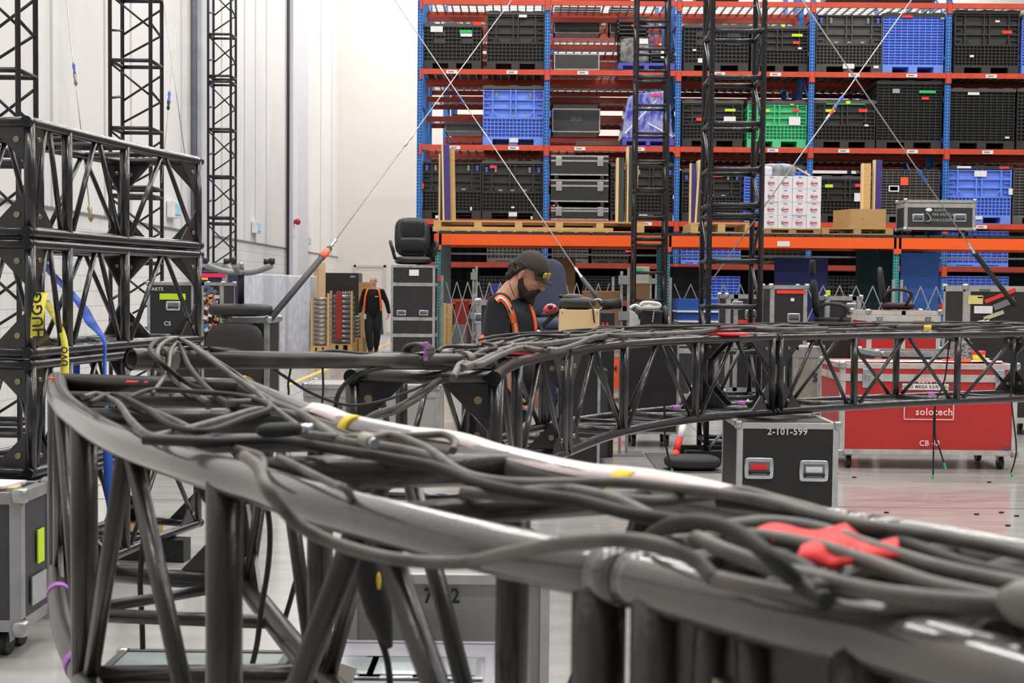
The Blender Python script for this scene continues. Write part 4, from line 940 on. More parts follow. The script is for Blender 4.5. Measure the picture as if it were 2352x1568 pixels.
# ---------------------------------------------------------------- things around the workbench area
a, b_ = P(1286, 768, 9.3), P(1377, 713, 9.3)
fcase('dark low case carrying the plywood box', 1284, 1380, 769, 9.28, .5, lam_black, e=.02, corners=False)
t = E('plywood_box', 'pale plywood box with a black bag lying on it', 'box', ((a.x+b_.x)/2, 9.3, a.z+.003)); w_ = (b_.x-a.x)/2; h = b_.z-a.z
MB().box(-w_, w_, 0, .4, 0, h).build('plywood_panel', ply, t)
for sx in (-1, 1):
    for z in (.02, h-.02): MB().cyl(V((sx*(w_-.015), -.003, z)), V((sx*(w_-.015), .002, z)), .004, 6).build('screw', ink, t)
t2 = E('soft_bag', 'black soft bag slumped on the plywood box', 'bag', (t.location.x-.01, 9.5, a.z+.003+h))
MB().sell((0, 0, .045), (.135, .12, .05), .8, .9, nu=24, nv=12).sell((-.03, 0, .08), (.08, .08, .035), .8, .9).build('bag_body', M('black_bag', (34, 34, 37), .5, scale=12, bump=.5), t2)
MB().tube(smooth([(.08, -.12, .05), (.1, -.19, .02), (.11, -.215, -.06), (.115, -.215, -.09)], 4), .006, 6).build('bag_strap', rubber_d, t2)
# red helmet and microphone-like boom on a stand
q = P(1265, 712, 9.6); t = E('safety_helmet', 'glossy red and black helmet hung on the black boom', 'helmet', (q.x, 9.6, q.z))
MB().sell((0, 0, 0), (.055, .07, .05), 1, 1, nu=20, nv=12).build('shell', M('helmet_red', (200, 36, 40), .2, coat=.6), t)
MB().tube(smooth([(-.06, -.03, -.03), (-.02, -.075, -.03), (.04, -.06, -.02)], 4), .012, 8).build('visor', rubber_d, t); MB().sell((-.005, -.055, .02), (.02, .02, .02)).build('black_patch', rubber_d, t)
t = E('boom_stand', 'black tripod-like boom arm with foam tip between chair and plywood box', 'stand', (P(1246, 790, 9.5).x, 9.55, 0))
g_ = lambda x, y, Y=9.55: P(x, y, Y)-t.location
MB().tube([g_(1246, 748), g_(1285, 712)], .017, 8).build('boom', rubber_d, t); MB().tube([g_(1285, 712), g_(1296, 682)], .009, 8).build('upper_arm', rubber_d, t)
MB().sell(g_(1290, 680), (.028, .02, .014)).build('foam_tip', rubber_d, t); MB().tube([g_(1243, 724), g_(1262, 722), g_(1285, 711)], .012, 8).build('side_arm', rubber_d, t)
MB().tube([g_(1246, 748), V((0, 0, .02))], .014, 8).build('pole', rubber_d, t); MB().lathe([(.18, 0), (.17, .02), (.02, .03)]).build('foot_plate', rubber_d, t)
# pair of slotted aluminium posts
for k, (xs, Y, top, lb) in enumerate((((1427, 1443), 12.0, 615, 'beside the white hood'), ((1087, 1094), 14.5, 611, 'behind the back of the bearded man'), ((1494, 1506), 19.0, 628, 'behind the slim ladder tower'))):
    xa, xb = P(xs[0], 700, Y).x, P(xs[1], 700, Y).x; zt_ = P(xs[0], top, Y).z; t = E('slotted_post_pair', 'two pale aluminium uprights joined by brackets, %s' % lb, 'posts', ((xa+xb)/2, Y, 0)); w_ = (xb-xa)/2; r = .013 if k else .012
    for sx, zz in ((-1, zt_-.03), (1, zt_)): MB().box(sx*w_-r, sx*w_+r, -r, r, .02, zz).build('post', alum, t)
    for z in (zt_-.1, P(xs[0], 722, Y).z): MB().box(-w_-.03, w_+.01, -.03, -r, z-.05, z+.03).build('bracket', steel, t)
    MB().box(-w_-.15, w_+.15, -.15, .15, 0, .02).build('foot_plate', steel, t)
# white hood + black drum machine
Y = 12.6; q = P(1490, 760, Y)
fcase('low black trunk carrying the white-hooded machine', 1436, 1560, 762, Y, .6, lam_black, e=.02, corners=False)
t = E('blower_machine', 'machine with white cone hood, black ribbed drums and white curved handles', 'machine', (q.x, Y+.2, P(1500, 762, Y).z+.004)); W_ = lambda x, y, dy=0: P(x, y, Y+.2+dy)-t.location
MB().prism([W_(1444, 712, -.1), W_(1452, 712, -.1), W_(1480, 738, -.1), W_(1476, 748, -.1), W_(1462, 750, -.1), W_(1446, 757, -.1)], (0, .25, 0)).build('white_hood', M('hood_white', (196, 196, 200), .4), t, bevel=.02)
MB().sell(W_(1458, 757), (.06, .13, .045)).build('hood_mouth', rubber_d, t)
for x in (1466, 1474, 1489, 1503): MB().lathe([(.1, -.03), (.125, 0), (.1, .03)], o=W_(x, 730)+V((0, .02, 0)), ax=Matrix.Rotation(PI/2, 3, 'Y')).build('drum', rubber_d, t)
MB().box(W_(1478, 0).x, W_(1530, 0).x, -.12, .16, W_(1490, 755).z, W_(1490, 712).z).build('motor_block', M('motor_black', (30, 30, 32), .5), t, bevel=.02)
MB().lathe([(.12, -.02), (.13, .0), (.12, .02)], o=W_(1527, 731), ax=Matrix.Rotation(PI/2, 3, 'Y')).build('end_disc', rubber_d, t)
MB().lathe([(.04, -.01), (.045, .0), (.03, .02)], o=W_(1532, 735), ax=Matrix.Rotation(PI/2, 3, 'Y')).build('hub', ply, t)
MB().tube(smooth([W_(1445, 708, -.1), W_(1460, 701, -.1), W_(1474, 708, -.1), W_(1500, 700, -.1)], 5), .016, 8).build('handle', M('white_handle', (228, 228, 228), .4), t)
MB().tube(smooth([W_(1470, 702, -.14), W_(1480, 695, -.14), W_(1510, 697, -.14), W_(1513, 705, -.14), W_(1475, 706, -.14)], 5), .018, 8).build('top_handle', M('white_handle', None), t)
for i in range(6): MB().sell(W_(1503-i*.8, 708+i*6, -.14), (.009, .009, .012)).build('sequin_light', chrome, t)
# cardboard, bins & shelf clutter behind the lattice
def bx(nm, label, cat, x0, x1, y0, Y, D, mat, z0=.0, extra=None):
    a, b_ = P(x0, y0, Y), P(x1, y0, Y); t = E(nm, label, cat, ((a.x+b_.x)/2, Y, z0)); w_ = (b_.x-a.x)/2; h = a.z-z0
    MB().box(-w_, w_, 0, D, 0, h).build('body', mat, t, bevel=.01)
    for (u, v, du, dv, m_) in (extra or ()): MB().box(w_*u, w_*(u+du), -.006, -.001, h*v, h*(v+dv)).build('sticker', m_, t)
    return t
hcb = lambda y, Y: P(1300, y, Y).z
bx('cardboard_box', 'tall stack-like brown carton behind the wire, above the grey-blue chair', 'box', 1262, 1322, 594, 22.0, .8, brown_card)
bx('cardboard_box', 'brown carton with green tape behind the slim tower', 'box', 1452, 1492, 652, 19.9, .5, brown_card, extra=((.2, .6, .6, .25, paper),))
bx('cardboard_box', 'white and green carton on top of the brown carton behind the slim tower', 'box', 1455, 1492, 612, 19.9, .5, M('white_green_box', (170, 170, 160), .7), z0=P(1470, 652, 19.9).z+.003, extra=((-.6, .6, .8, .3, t_green),))
bx('cardboard_box', 'long low brown carton with yellow and red marks under the black strap', 'box', 1340, 1424, 668, 20.1, .5, brown_card, extra=((-.7, .86, .1, .04, t_yel), (-.95, .82, .15, .06, t_red)))
bx('waste_bin', 'grey plastic bin behind the lattice gate near the teal post', 'bin', 1037, 1071, 747, 21.6, .5, M('bin_grey', (104, 104, 106), .6))
for k, (x0, x1, y0) in enumerate(((1013, 1026, 696), (1027, 1039, 697))): bx('timber_board', 'pale upright board %s behind the lattice by the teal post' % ('touching the post', 'second from the post')[k], 'board', x0, x1, y0, 21.5+.1*k, .05, wood)
fcase('black case with silver handle behind the shoulder of the bearded man', 1095, 1140, 690, 14.0, .6, lam_black, e=.05, handles=((1098, 730, 16, 22),))
bx('waste_bin', 'black bin with two red marks beside the plywood box', 'bin', 1380, 1412, 717, 11.8, .4, rubber_d, extra=((-.8, .9, .3, .03, t_red), (-.2, .9, .3, .03, t_red)))
for k, (x0, x1, y0, mt, z0) in enumerate(((1045, 1075, 690, 'red', 0), (1125, 1150, 652, 'navy', 0), (1655, 1705, 715, 'navy', 0), (1120, 1135, 674, 'red', 0))):
    bx('storage_tote', '%s tote behind the lattice gate, %s' % (mt, ('by the grey bin', 'level with the beard', 'past the chipped tower', 'beside the navy one')[k]), 'tote', x0, x1, y0, 23.1, .5, {'red': M('tote_red', (150, 42, 36), .5), 'navy': c_navy}[mt], z0)
# dark stock in the second rack row
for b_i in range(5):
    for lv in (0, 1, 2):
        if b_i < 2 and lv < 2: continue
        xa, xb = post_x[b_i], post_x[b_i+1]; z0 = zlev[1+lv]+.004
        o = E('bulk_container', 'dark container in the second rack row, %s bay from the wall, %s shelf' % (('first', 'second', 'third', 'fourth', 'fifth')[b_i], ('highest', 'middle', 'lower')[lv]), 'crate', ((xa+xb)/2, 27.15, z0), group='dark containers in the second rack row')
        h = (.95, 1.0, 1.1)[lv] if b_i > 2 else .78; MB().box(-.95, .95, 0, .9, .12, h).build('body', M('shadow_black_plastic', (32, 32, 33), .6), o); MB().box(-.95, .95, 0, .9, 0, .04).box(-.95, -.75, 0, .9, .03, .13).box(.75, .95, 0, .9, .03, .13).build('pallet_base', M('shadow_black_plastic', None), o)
for b_i in range(5):
    for k in range(2):
        xa, xb = post_x[b_i], post_x[b_i+1]; x = xa+(xb-xa)*(.27+.46*k)
        o = E('bulk_container', 'black container on the floor of the tall racks, %s bay, %s half' % (('first', 'second', 'third', 'fourth', 'fifth')[b_i], ('wall', 'far')[k]), 'crate', (x, YR+.2, 0), group='black containers on the floor below the racks')
        MB().box(-.56, .56, 0, .8, .12, 1.1).build('body', c_black, o); MB().box(-.56, .56, 0, .8, 0, .04).box(-.56, -.4, 0, .8, .03, .13).box(.4, .56, 0, .8, .03, .13).box(-.08, .08, 0, .8, .03, .13).build('pallet_base', c_black, o)
        if k == 0:
            o2 = E('dark_backing_sheet', 'added black sheet darkening the back of the low shelves, %s bay' % ('first', 'second', 'third', 'fourth', 'fifth')[b_i], 'backdrop', ((xa+xb)/2, YR+1.25, 0))  # added dark sheet standing in for the dim back of the low shelves
            mb = MB(); W2 = (xb-xa)/2-.02; n = 40
            mb.prism([V((-W2+2*W2*i/n, .02*math.sin(i*1.9), .0)) for i in range(n+1)]+[V((W2-2*W2*i/n, .02*math.sin((n-i)*1.9)+.01, .0)) for i in range(n+1)], (0, 0, 2.75)); mb.build('cloth', M('black_backing', (20, 20, 22), .95), o2)
# worn road case on the bench
t = fcase('worn black road case with two handles and pale hooked emblem on the bench', 2078, 2240, 459, YO+.1, .5, M('worn_black_lam', (44, 45, 46), .6, scale=9), zb=DZ, cast=.09, e=.045, lid=(472,), corners=True, edge=M('worn_grey_edge', (160, 156, 150), .5, .2, scale=12),
      handles=((2109, 500, 27, 18), (2205, 500, 30, 18)), texts=(('AUDIO', 2159, 483, 6, M('stencil_faint', (140, 142, 142), .6)), ('MINI SHUTTLE', 2165, 493, 6.5, M('stencil_faint', None), .8), ('SOROSZERO', 2166, 506, 6.5, M('stencil_faint', None))))
q = lambda x, y: P(x, y, YO+.1)-t.location+V((0, -.012, 0))
MB().tube(smooth([q(2128, 489), q(2134, 496), q(2137, 503), q(2133, 508), q(2125, 508)], 4), .028, 8, ry=.25).build('hooked_emblem', M('emblem_grey', (170, 174, 176), .6), t)
MB().sell(q(2133, 482), (.055, .008, .03)).build('emblem_dot', paper, t)
# ---------------------------------------------------------------- close cases under the trusses
wornw = M('scuffed_case_edge', (150, 150, 152), .5, .3, scale=9)
t = fcase('worn road case at the picture edge with lime tape and papers on its lid', -220, 47, 1135, 5.2, .34, M('case_side_grey', (58, 58, 64), .5, scale=6), cast=.12, zt=.68, e=.045, edge=wornw)
q = t.location; zt_ = .68
X1 = P(47, 1175, 5.2).x-q.x
MB().box(X1+.002, X1+.008, .17, .24, .36, .5).build('lime_tape', t_lime, t)
MB().box(X1+.002, X1+.009, .1, .26, .2, .32).build('side_handle', chrome, t)
o = E('paper_bundle', 'crumpled brown and white papers on the worn case lid at the edge', 'papers', (q.x+X1-.18, 5.25, .6805)); 
MB().box(-.15, .14, -.01, .2, 0, .012, Matrix.Rotation(.2, 3, 'Z')).build('brown_sheet', ply, o); MB().box(-.13, .1, .0, .18, .0125, .022, Matrix.Rotation(-.15, 3, 'Z')).build('white_sheet', paper, o); MB().box(-.13, -.02, .02, .09, .023, .027).build('green_note', t_green, o)
fcase('grey laminate case numbered 702 standing below the close truss', 800, 1262, 1312, 3.5, .5, lam_grey, cast=.1, zt=.745, e=.024, edge=M('bright_edge', None), texts=(('7', 984, 1368, 36, stenk, .9), ('0', 1014, 1368, 36, stenk, .9), ('2', 1046, 1368, 36, stenk, .9), ('1', 885, 1368, 36, stenk)))
for k, (x0, x1, Y, m_, lb) in enumerate(((640, 1150, 2.95, M('lavender_lid', (150, 148, 158), .35), 'low case with two shiny recessed dishes in its lid, before case 702'), (150, 600, 2.9, M('teal_lid', (132, 144, 144), .4), 'low pale teal lidded case at the bottom edge below the curved truss end'))):
    t = fcase(lb, x0, x1, 1500, Y, .42, m_, cast=.1, zt=.60 if k == 0 else .585, e=.02, edge=M('dull_dark_edge', (74, 72, 70), .5) if k else alum)
    W2 = (P(x1, 1500, Y).x-P(x0, 1500, Y).x)/2; zt_ = t.location.z+(.60 if k == 0 else .585)
    for u in ((-.45, .0, .5) if k == 0 else (-.4, .4)):
        d = MB().box(u*W2-.085, u*W2+.085, .08, .26, zt_, zt_+.006).build('lid_dish', chrome, t, bevel=.004); MB().box(u*W2-.065, u*W2+.065, .1, .24, zt_+.006, zt_+.008).build('dish_glass', M('pale_mint', (196, 206, 210), .2, .6), d)
q = P(2150, 1140, 9)
# ---------------------------------------------------------------- cables and wires
def cable(pts, r=.008, mat=rubber, label=None, k=6, nm='cable', group=None, n=8):
    pp = smooth(pts, k); c = pp[0].copy(); o = MB().tube([p-c for p in pp], r, n).build(nm, mat); o.location = c
    if label: tag(o, label, 'cable', group)
    return o
def gp(lst, z): return [G(q[0], q[1], q[2] if len(q) > 2 else z) for q in lst]
zc_ = ZF+.038
FC = [
 ('thick grey cable climbing over the open pipe end and back along the near truss', .0085, [(560, 930), (500, 905), (430, 880), (372, 835, 1.35), (345, 800, 1.375), (372, 778, 1.375), (410, 790, 1.36), (440, 850, 1.33), (520, 925), (640, 945), (760, 985), (830, 1012)]),
 ('grey cable looped twice round the pipe end', .008, [(480, 925), (400, 872), (362, 820, 1.36), (375, 788, 1.375), (412, 778, 1.375), (470, 815, 1.35), (560, 880, 1.31), (640, 930)]),
 ('slim cable making the outer loop at the pipe end', .0065, [(350, 905), (385, 850, 1.33), (395, 800, 1.36), (425, 782, 1.36), (500, 830, 1.34), (560, 870), (610, 920), (700, 990)]),
 ('worn cable wandering from the curved corner across the first bars', .0075, [(190, 912), (225, 905), (270, 925), (300, 965), (345, 1000), (440, 1010), (560, 1010), (660, 992), (780, 1005), (880, 1002), (960, 1000), (1020, 998), (1046, 1015), (1040, 1035)]),
 ('cable rising and falling between the first two bars', .007, [(205, 925), (260, 905), (330, 935), (390, 975), (470, 990), (560, 960), (620, 935), (560, 910), (450, 900), (350, 895), (290, 915)]),
 ('cable crossing the middle bars diagonally', .0075, [(270, 920), (340, 940), (420, 975), (480, 1010), (560, 1035), (600, 1050), (605, 1090)]),
 ('cable with pale connector crossing toward the paper strip', .008, [(345, 1005), (430, 985), (520, 960), (600, 940), (690, 955), (780, 1000), (850, 1020)]),
 ('doubled main cable snaking down the middle of the close truss', .0095, [(520, 925), (620, 925), (700, 955), (780, 1010), (880, 1025), (990, 1050), (1080, 1105), (1180, 1130), (1300, 1125), (1420, 1150), (1520, 1195), (1640, 1210), (1760, 1200), (1880, 1215), (2000, 1255), (2160, 1305), (2352, 1345), (2600, 1390)]),
 ('second main cable running beside the doubled one', .0095, [(330, 1010), (480, 1015), (640, 1012), (760, 1030), (880, 1050), (1000, 1072), (1100, 1110), (1220, 1135), (1330, 1150), (1450, 1180), (1600, 1205), (1700, 1250), (1840, 1300), (1890, 1362)]),
 ('cable arcing from the paper strip to the joint', .0085, [(830, 1010), (900, 1000), (980, 1030), (1060, 1085), (1160, 1108), (1280, 1110), (1420, 1108), (1560, 1122), (1700, 1140), (1800, 1160), (1900, 1190), (2040, 1215), (2200, 1240), (2400, 1280)]),
 ('dark cable hugging the far tube of the close truss', .009, [(1060, 1130), (1200, 1140), (1350, 1138), (1500, 1152), (1620, 1140), (1700, 1128), (1790, 1150), (1880, 1175), (2000, 1215), (2100, 1225)]),
 ('cable draped outside the near tube and back over the joint', .0085, [(560, 1046, 1.33), (590, 1070, 1.34), (612, 1120, 1.335), (650, 1170, 1.31), (700, 1215, 1.29), (800, 1258, 1.27), (920, 1285, 1.262), (1060, 1292, 1.267), (1160, 1272, 1.288), (1300, 1247, 1.315), (1430, 1240, 1.325), (1530, 1256, 1.32), (1600, 1290, 1.31), (1640, 1330, 1.30)]),
 ('cable looping high just past the joint', .009, [(1490, 1235), (1540, 1205, 1.33), (1620, 1200, 1.34), (1700, 1225, 1.34), (1770, 1280, 1.33), (1840, 1340, 1.31), (1900, 1380)]),
 ('cable fanning from the joint under the red cloth', .0095, [(1590, 1245), (1700, 1230), (1800, 1240), (1900, 1262), (2020, 1300), (2130, 1340), (2220, 1362), (2330, 1385), (2500, 1420)]),
 ('lower cable fanning from the joint toward the corner', .0095, [(1600, 1235), (1680, 1270), (1780, 1305), (1880, 1330), (2000, 1358), (2120, 1375), (2240, 1385), (2352, 1392), (2500, 1410)]),
 ('cable lying close to the near tube after the joint', .0085, [(1640, 1330), (1750, 1352), (1860, 1372), (1980, 1385), (2100, 1392), (2250, 1398), (2400, 1412)]),
 ('cable running beside the far tube toward the edge', .010, [(1650, 1150), (1800, 1170), (1950, 1210), (2080, 1250), (2220, 1300), (2352, 1330), (2500, 1360)]),
 ('thin cable dangling from a bar in front of the joint', .0065, [(640, 1050), (700, 1080), (760, 1110), (800, 1130), (820, 1190, 1.22), (800, 1240, 1.15)]),
]
for i, (lb, r, pts) in enumerate(FC): cable(gp(pts, zc_-.008+.003*(i % 5)), r*.74, rubber if i % 4 else rubber_d, lb, group='cables heaped on the close truss')
# connector bodies
def connector(p, d, L, r, mat, label, nose=None):
    d = d.normalized(); t = E('cable_connector', label, 'connector', p); m = d.to_track_quat('Z', 'Y').to_matrix()
    MB().lathe([(r*.45, 0), (r*.9, L*.15), (r, L*.3), (r, L*.8), (r*.8, L)], ax=m).build('shell', mat, t)
    MB().lathe([(r*.7, L), (r*.7, L*1.3)], ax=m).build('sleeve', nose or chrome, t); return t
a, b_ = G(960, 1022, 1.33), G(985, 1032, 1.33); connector(G(830, 1005, 1.33), G(900, 1035, 1.33)-G(830, 1005, 1.33), .05, .009, M('pale_connector', (170, 164, 152), .4), 'pale metal connector lying where the cables cross mid truss')
connector(G(2300, 1375, 1.32), G(2400, 1395, 1.32)-G(2300, 1375, 1.32), .07, .016, M('grey_connector', (110, 108, 104), .45), 'big grey connector on the cable leaving at the edge')
connector(G(590, 990, 1.33), G(680, 985, 1.33)-G(590, 990, 1.33), .06, .010, rubber_d, 'black connector among the heaped cables near the third bar')
# hanging splitter
YS = 1.9
cable([P(822, 1215, 2.0), P(828, 1255, YS), P(835, 1275, YS)], .007, rubber_d, 'short lead above the black splitter body')
t = E('cable_splitter', 'fat black cable splitter with yellow marks hanging below the near tube', 'connector', P(850, 1330, YS)); L_ = t.location
ax = (P(838, 1275, YS)-P(878, 1420, YS)).normalized().to_track_quat('Z', 'Y').to_matrix()
MB().lathe([(.006, -.105), (.012, -.085), (.02, -.05), (.022, 0), (.019, .03), (.014, .075), (.008, .085)], ax=ax).build('splitter_body', rubber_d, t)
MB().sell((-.010, -.014, .05), (.004, .005, .02)).build('yellow_mark', t_yel, t); MB().sell((.014, -.015, .0), (.004, .005, .014)).build('yellow_mark', t_yel, t)
cable([P(864, 1425, YS), P(872, 1460, YS), P(888, 1510, YS), P(895, 1560, YS), P(898, 1640, YS)], .005, rubber_d, 'lead dropping from the splitter to below the picture')
for lb, Y, r, pts in (('thin dark cable hanging inside the close truss beside the second upright', 2.7, .006, [(612, 1150), (620, 1220), (616, 1300), (600, 1400), (590, 1480), (572, 1560), (560, 1650)]),
                      ('thin dark cable hanging just past the second upright', 2.9, .006, [(655, 1130), (672, 1220), (688, 1290), (672, 1360), (655, 1420), (640, 1480)]),
                      ('dark cable hanging behind the second diagonal', 3.2, .007, [(345, 1040), (336, 1120), (330, 1230), (322, 1330), (326, 1420), (328, 1490)]),
                      ('curled cable end hanging at the second upright', 2.0, .007, [(450, 1075), (462, 1120), (480, 1150), (520, 1165), (545, 1140), (560, 1110)])):
    cable([P(x, y, Y) for x, y in pts], r, rubber_d, lb)
# sagging cables from the pipe to the middle truss
YPp = 3.95
for lb, r, pts in (('long thin cable sagging from the pipe to the gusseted truss', .0055, [(430, 800), (520, 802), (580, 820), (650, 862), (720, 905), (800, 930), (880, 920), (960, 890), (1020, 862), (1050, 850)]),
                   ('thick cable swooping from the truss end down behind the paper strip', .011, [(800, 1020), (840, 962), (900, 948), (960, 915), (1010, 875), (1050, 848), (1070, 820), (1110, 815)]),
                   ('second thick cable swooping beside the first', .010, [(790, 1010), (850, 955), (920, 930), (980, 890), (1040, 850), (1060, 830), (1120, 800)]),
                   ('black cable curling over the truss corner plate', .009, [(770, 960), (775, 910), (800, 875), (850, 850), (930, 838)]),
                   ('black cable lying along the pipe', .007, [(480, 800), (560, 812), (640, 812), (700, 815), (760, 806), (830, 812), (900, 812), (980, 815)]),
                   ('thin cord dropping straight from the pipe', .004, [(741, 842), (742, 900), (735, 960), (730, 1000)]),
                   ('second thin cord dropping from the pipe', .004, [(668, 845), (662, 880), (663, 900), (660, 945)])):
    cable([P(x, y, F/(900-.3*(x-300))+.02*math.sin(x*.05)) for x, y in pts], r*.85, rubber_d if 'black' in lb or 'thin' in lb else rubber, lb)
steel_d = M('dull_clamp', (120, 114, 106), .5, .5)
# open pipe clamped above the near truss end
a, b_ = P(303, 825, 3.33), P(1130, 829, 4.62)
t = E('scaffold_pipe', 'open-ended black pipe spanning from the curved truss end to the gusseted one', 'pipe', a); d = b_-a
pm = M('pipe_worn', (40, 38, 38), .35, scale=6, vcol=(84, 78, 72), vthr=(.4, .8)); 
mb = MB(); n = 18; fa_, fb_ = frame(d)
rings = [(0, .0255), (1, .0255), (1, .0215), (0, .0215)]
for q, r in rings:
    for j in range(n): an = 2*PI*j/n; mb.v.append(d*q+(fa_*math.cos(an)+fb_*math.sin(an))*r)
for i in range(4):
    for j in range(n): mb.face([i*n+j, i*n+(j+1) % n, ((i+1) % 4)*n+(j+1) % n, ((i+1) % 4)*n+j], i in (0, 2))
mb.build('tube', pm, t)
mb = MB().tube([d*.0-d.normalized()*.004, d.normalized()*.05], .029, 18, cap=False); mb.build('end_collar', pm, t)
dn = d.normalized()
for f, dz in ((.07, 1), (.90, -1)):
    c = d*f; kk = MB().tube([c-dn*.02, c+dn*.02], .034, 12).build('clamp', steel_d, t)
    lo_ = V((c.x, c.y, c.z-.075)); MB().cyl(c+V((0, 0, -.02)), lo_, .012, 8).build('clamp_arm', steel_d, kk); MB().cyl(c+V((0, -.03, .0)), c+V((0, -.055, .0)), .012, 8).build('clamp_bolt', brass, kk)
# cable run on the middle truss
for k in range(9):
    u = .05+.075*k; ph = k*1.3; pts = []
    for i in range(34):
        f = .02+.97*i/33; p, q = along(MA, f), along(MBp, f); w_ = min(.95, max(.03, u*.75+.12*math.sin(i*.9+ph)+.06*math.sin(i*2.3+ph*2)))
        c = p.lerp(q, w_); c.z = ZM+.038+.012*(k % 4)+.012*abs(math.sin(i*1.7+ph)); pts.append(c)
    cable(pts, (.011, .008, .0095, .007)[k % 4], (rubber, rubber_d)[k % 2], 'cable of the bundle laid along the curved truss, %s strand counted from the near tube' % ('first', 'second', 'third', 'fourth', 'fifth', 'sixth', 'seventh', 'eighth', 'ninth')[k], group='cable bundle on the curved truss', k=4)
for lb, r, pts in (('grey cable bulging over the bolted joint beside the bearded man', .0125, [(1060, 845), (1100, 832), (1180, 795), (1250, 790), (1300, 783), (1360, 776), (1420, 765), (1500, 768), (1600, 762), (1680, 752), (1780, 756), (1900, 754)]),
                   ('second bulging cable with loops near the plywood box', .011, [(1040, 868), (1060, 835), (1100, 838), (1150, 815), (1200, 798), (1260, 806), (1320, 792), (1370, 770), (1430, 756), (1385, 752), (1365, 762), (1420, 770), (1560, 765)]),
                   ('slim lead hanging over the front of the curved truss', .006, [(1145, 800), (1200, 790), (1240, 778), (1290, 770), (1340, 772), (1400, 762)])):
    cable([G(x, y, ZM+.06) for x, y in pts], r, rubber, lb)
connector(G(2060, 752, 1.3), V((1, -.1, .02)), .16, .02, M('yellow_black_plug', (60, 58, 50), .5), 'black plug with yellow rings on the curved truss before the red case', nose=t_yel)
t = E('tape_sling', 'bright red cloth sling lying on top of the curved truss', 'sling', G(1680, 768, ZM+.03)); MB().sell((0, .08, .0), (.13, .07, .010), .7, .7).build('cloth', M('sling_red', (226, 40, 50), .7), t)
t = E('tape_sling', 'red cloth showing under the cables beside the bearded man', 'sling', G(1195, 808, ZM+.02)); MB().sell((0, 0, .01), (.1, .1, .02), .7, .7).build('cloth', M('sling_red', None), t)
# coil near the pipe end of the middle truss
t = E('coiled_rope', 'small coil of grey cable with purple tape sitting on the pipe by the truss', 'coil', P(962, 806, 4.28))
for k in range(4): MB().tube([V((.04*math.cos(a*.35)+.006*k-.01, -.03+.012*k, .025*math.sin(a*.35))) for a in range(19)], .006, 6).build('loop', rubber, t)
MB().box(.018, .03, -.035, .015, -.03, .03).build('purple_band', t_pur, t)
# tapes
def band(path, f, z, L, mat, label, r=.027):
    a = along(path, f); d = (along(path, f+.002)-a).normalized(); a.z = z
    t = E('tape_band', label, 'tape', a); MB().tube([-d*L/2, d*L/2], r, 18).build('band', mat, t); return t
zb_ = ZM-.48
for k, f in enumerate([fracof(MBp, V((P(x, 950, F/s).x, F/s, 0))) for x, s in ((1228, 470), (1385, 395), (1555, 350), (1725, 335), (1905, 315), (2110, 298))]):
    band(MBp, f, zb_, .07, t_pur, 'purple tape band on the far lower tube, %s from the bearded man' % ('first', 'second', 'third', 'fourth', 'fifth', 'sixth')[k])
for k, (x, y) in enumerate(((137, 1362), (222, 1528))):
    q = G(x, y, ZF-.48); band(FA, fracof(FA, q), ZF-.48, .04, t_pur, 'purple tape band on the lower tube of the curved end, %s one' % ('upper', 'lower')[k])
for k, (x, y) in enumerate(((567, 890), (838, 990), (1452, 1128))):
    band(FB, fracof(FB, G(x, y, ZF)), ZF, .03, t_yel, 'yellow tape ring on the far tube, %s' % ('at its very start', 'at the start of the paper strip', 'in the middle of the paper strip')[k], r=.029)
# red tape on end bar
for k, (x0, x1, y) in enumerate(((114, 127, 864), (292, 318, 872), (334, 341, 873), (406, 414, 873))):
    a, b_ = G(x0, y+6, ZF+.024), G(x1, y+6, ZF+.024); tag(MB().bar(a+V((0, -.008, .002)), b_+V((0, -.008, .002)), .026, .003).build('tape_patch', t_red), 'red tape patch on the end bar of the close truss, %s from the curved corner' % ('first', 'second', 'third', 'fourth')[k], 'tape')
# long white paper strip along the far tube
S0, S1 = fracof(FB, G(700, 952, ZF)), fracof(FB, G(1760, 1190, ZF)); L1, L2 = [], []
for i in range(40):
    f = S0+(S1-S0)*i/39; a = along(FB, f); d = (along(FB, f+.003)-a).normalized(); n_ = V((-d.y, d.x, 0)); w_ = .004
    a = V((a.x, a.y, 0)); bp_ = max(0, math.sin(i*.42))*.005; L1.append(a+n_*w_+V((0, 0, ZF+.0275+bp_))); L2.append(a-n_*(.021+.004*math.sin(i*.5))+V((0, 0, ZF+.015+bp_)))
t = E('paper_strip', 'long white printed paper strip taped along the far tube of the close truss', 'paper strip', L1[0])
o0 = L1[0].copy(); MB().ribbon([p-o0 for p in L1], [p-o0 for p in L2], .0015).build('strip', M('strip_paper', (236, 226, 224), .6, scale=30, vcol=(224, 200, 200)), t)
# red cloth straps on the bar after the joint, white card
t = E('cloth_strap', 'crumpled bright red strap folded over the bars past the joint', 'strap', G(1880, 1265, ZF+.03)); mr = M('strap_red', (232, 44, 44), .6, scale=8, bump=.4)
for (xa, ya, xb, yb, w_) in ((1755, 1240, 1960, 1236, .022), (1880, 1262, 2065, 1272, .024), (1838, 1280, 1965, 1290, .018)):
    p, q = G(xa, ya, ZF+.035), G(xb, yb, ZF+.035); d = (q-p); s_ = V((-d.y, d.x, 0)).normalized()*w_; k = 6
    A_ = smooth([p+d*i/k+s_*(.8+.2*math.sin(i))+V((0, 0, .003*math.sin(i*1.3)+.006)) for i in range(k+1)], 5); B_ = smooth([p+d*i/k-s_*(.8+.2*math.cos(i))+V((0, 0, .003*math.sin(i*1.1+1))) for i in range(k+1)], 5)
    MB().ribbon([v-t.location for v in A_], [v-t.location for v in B_], .004).build('strap_fold', mr, t)
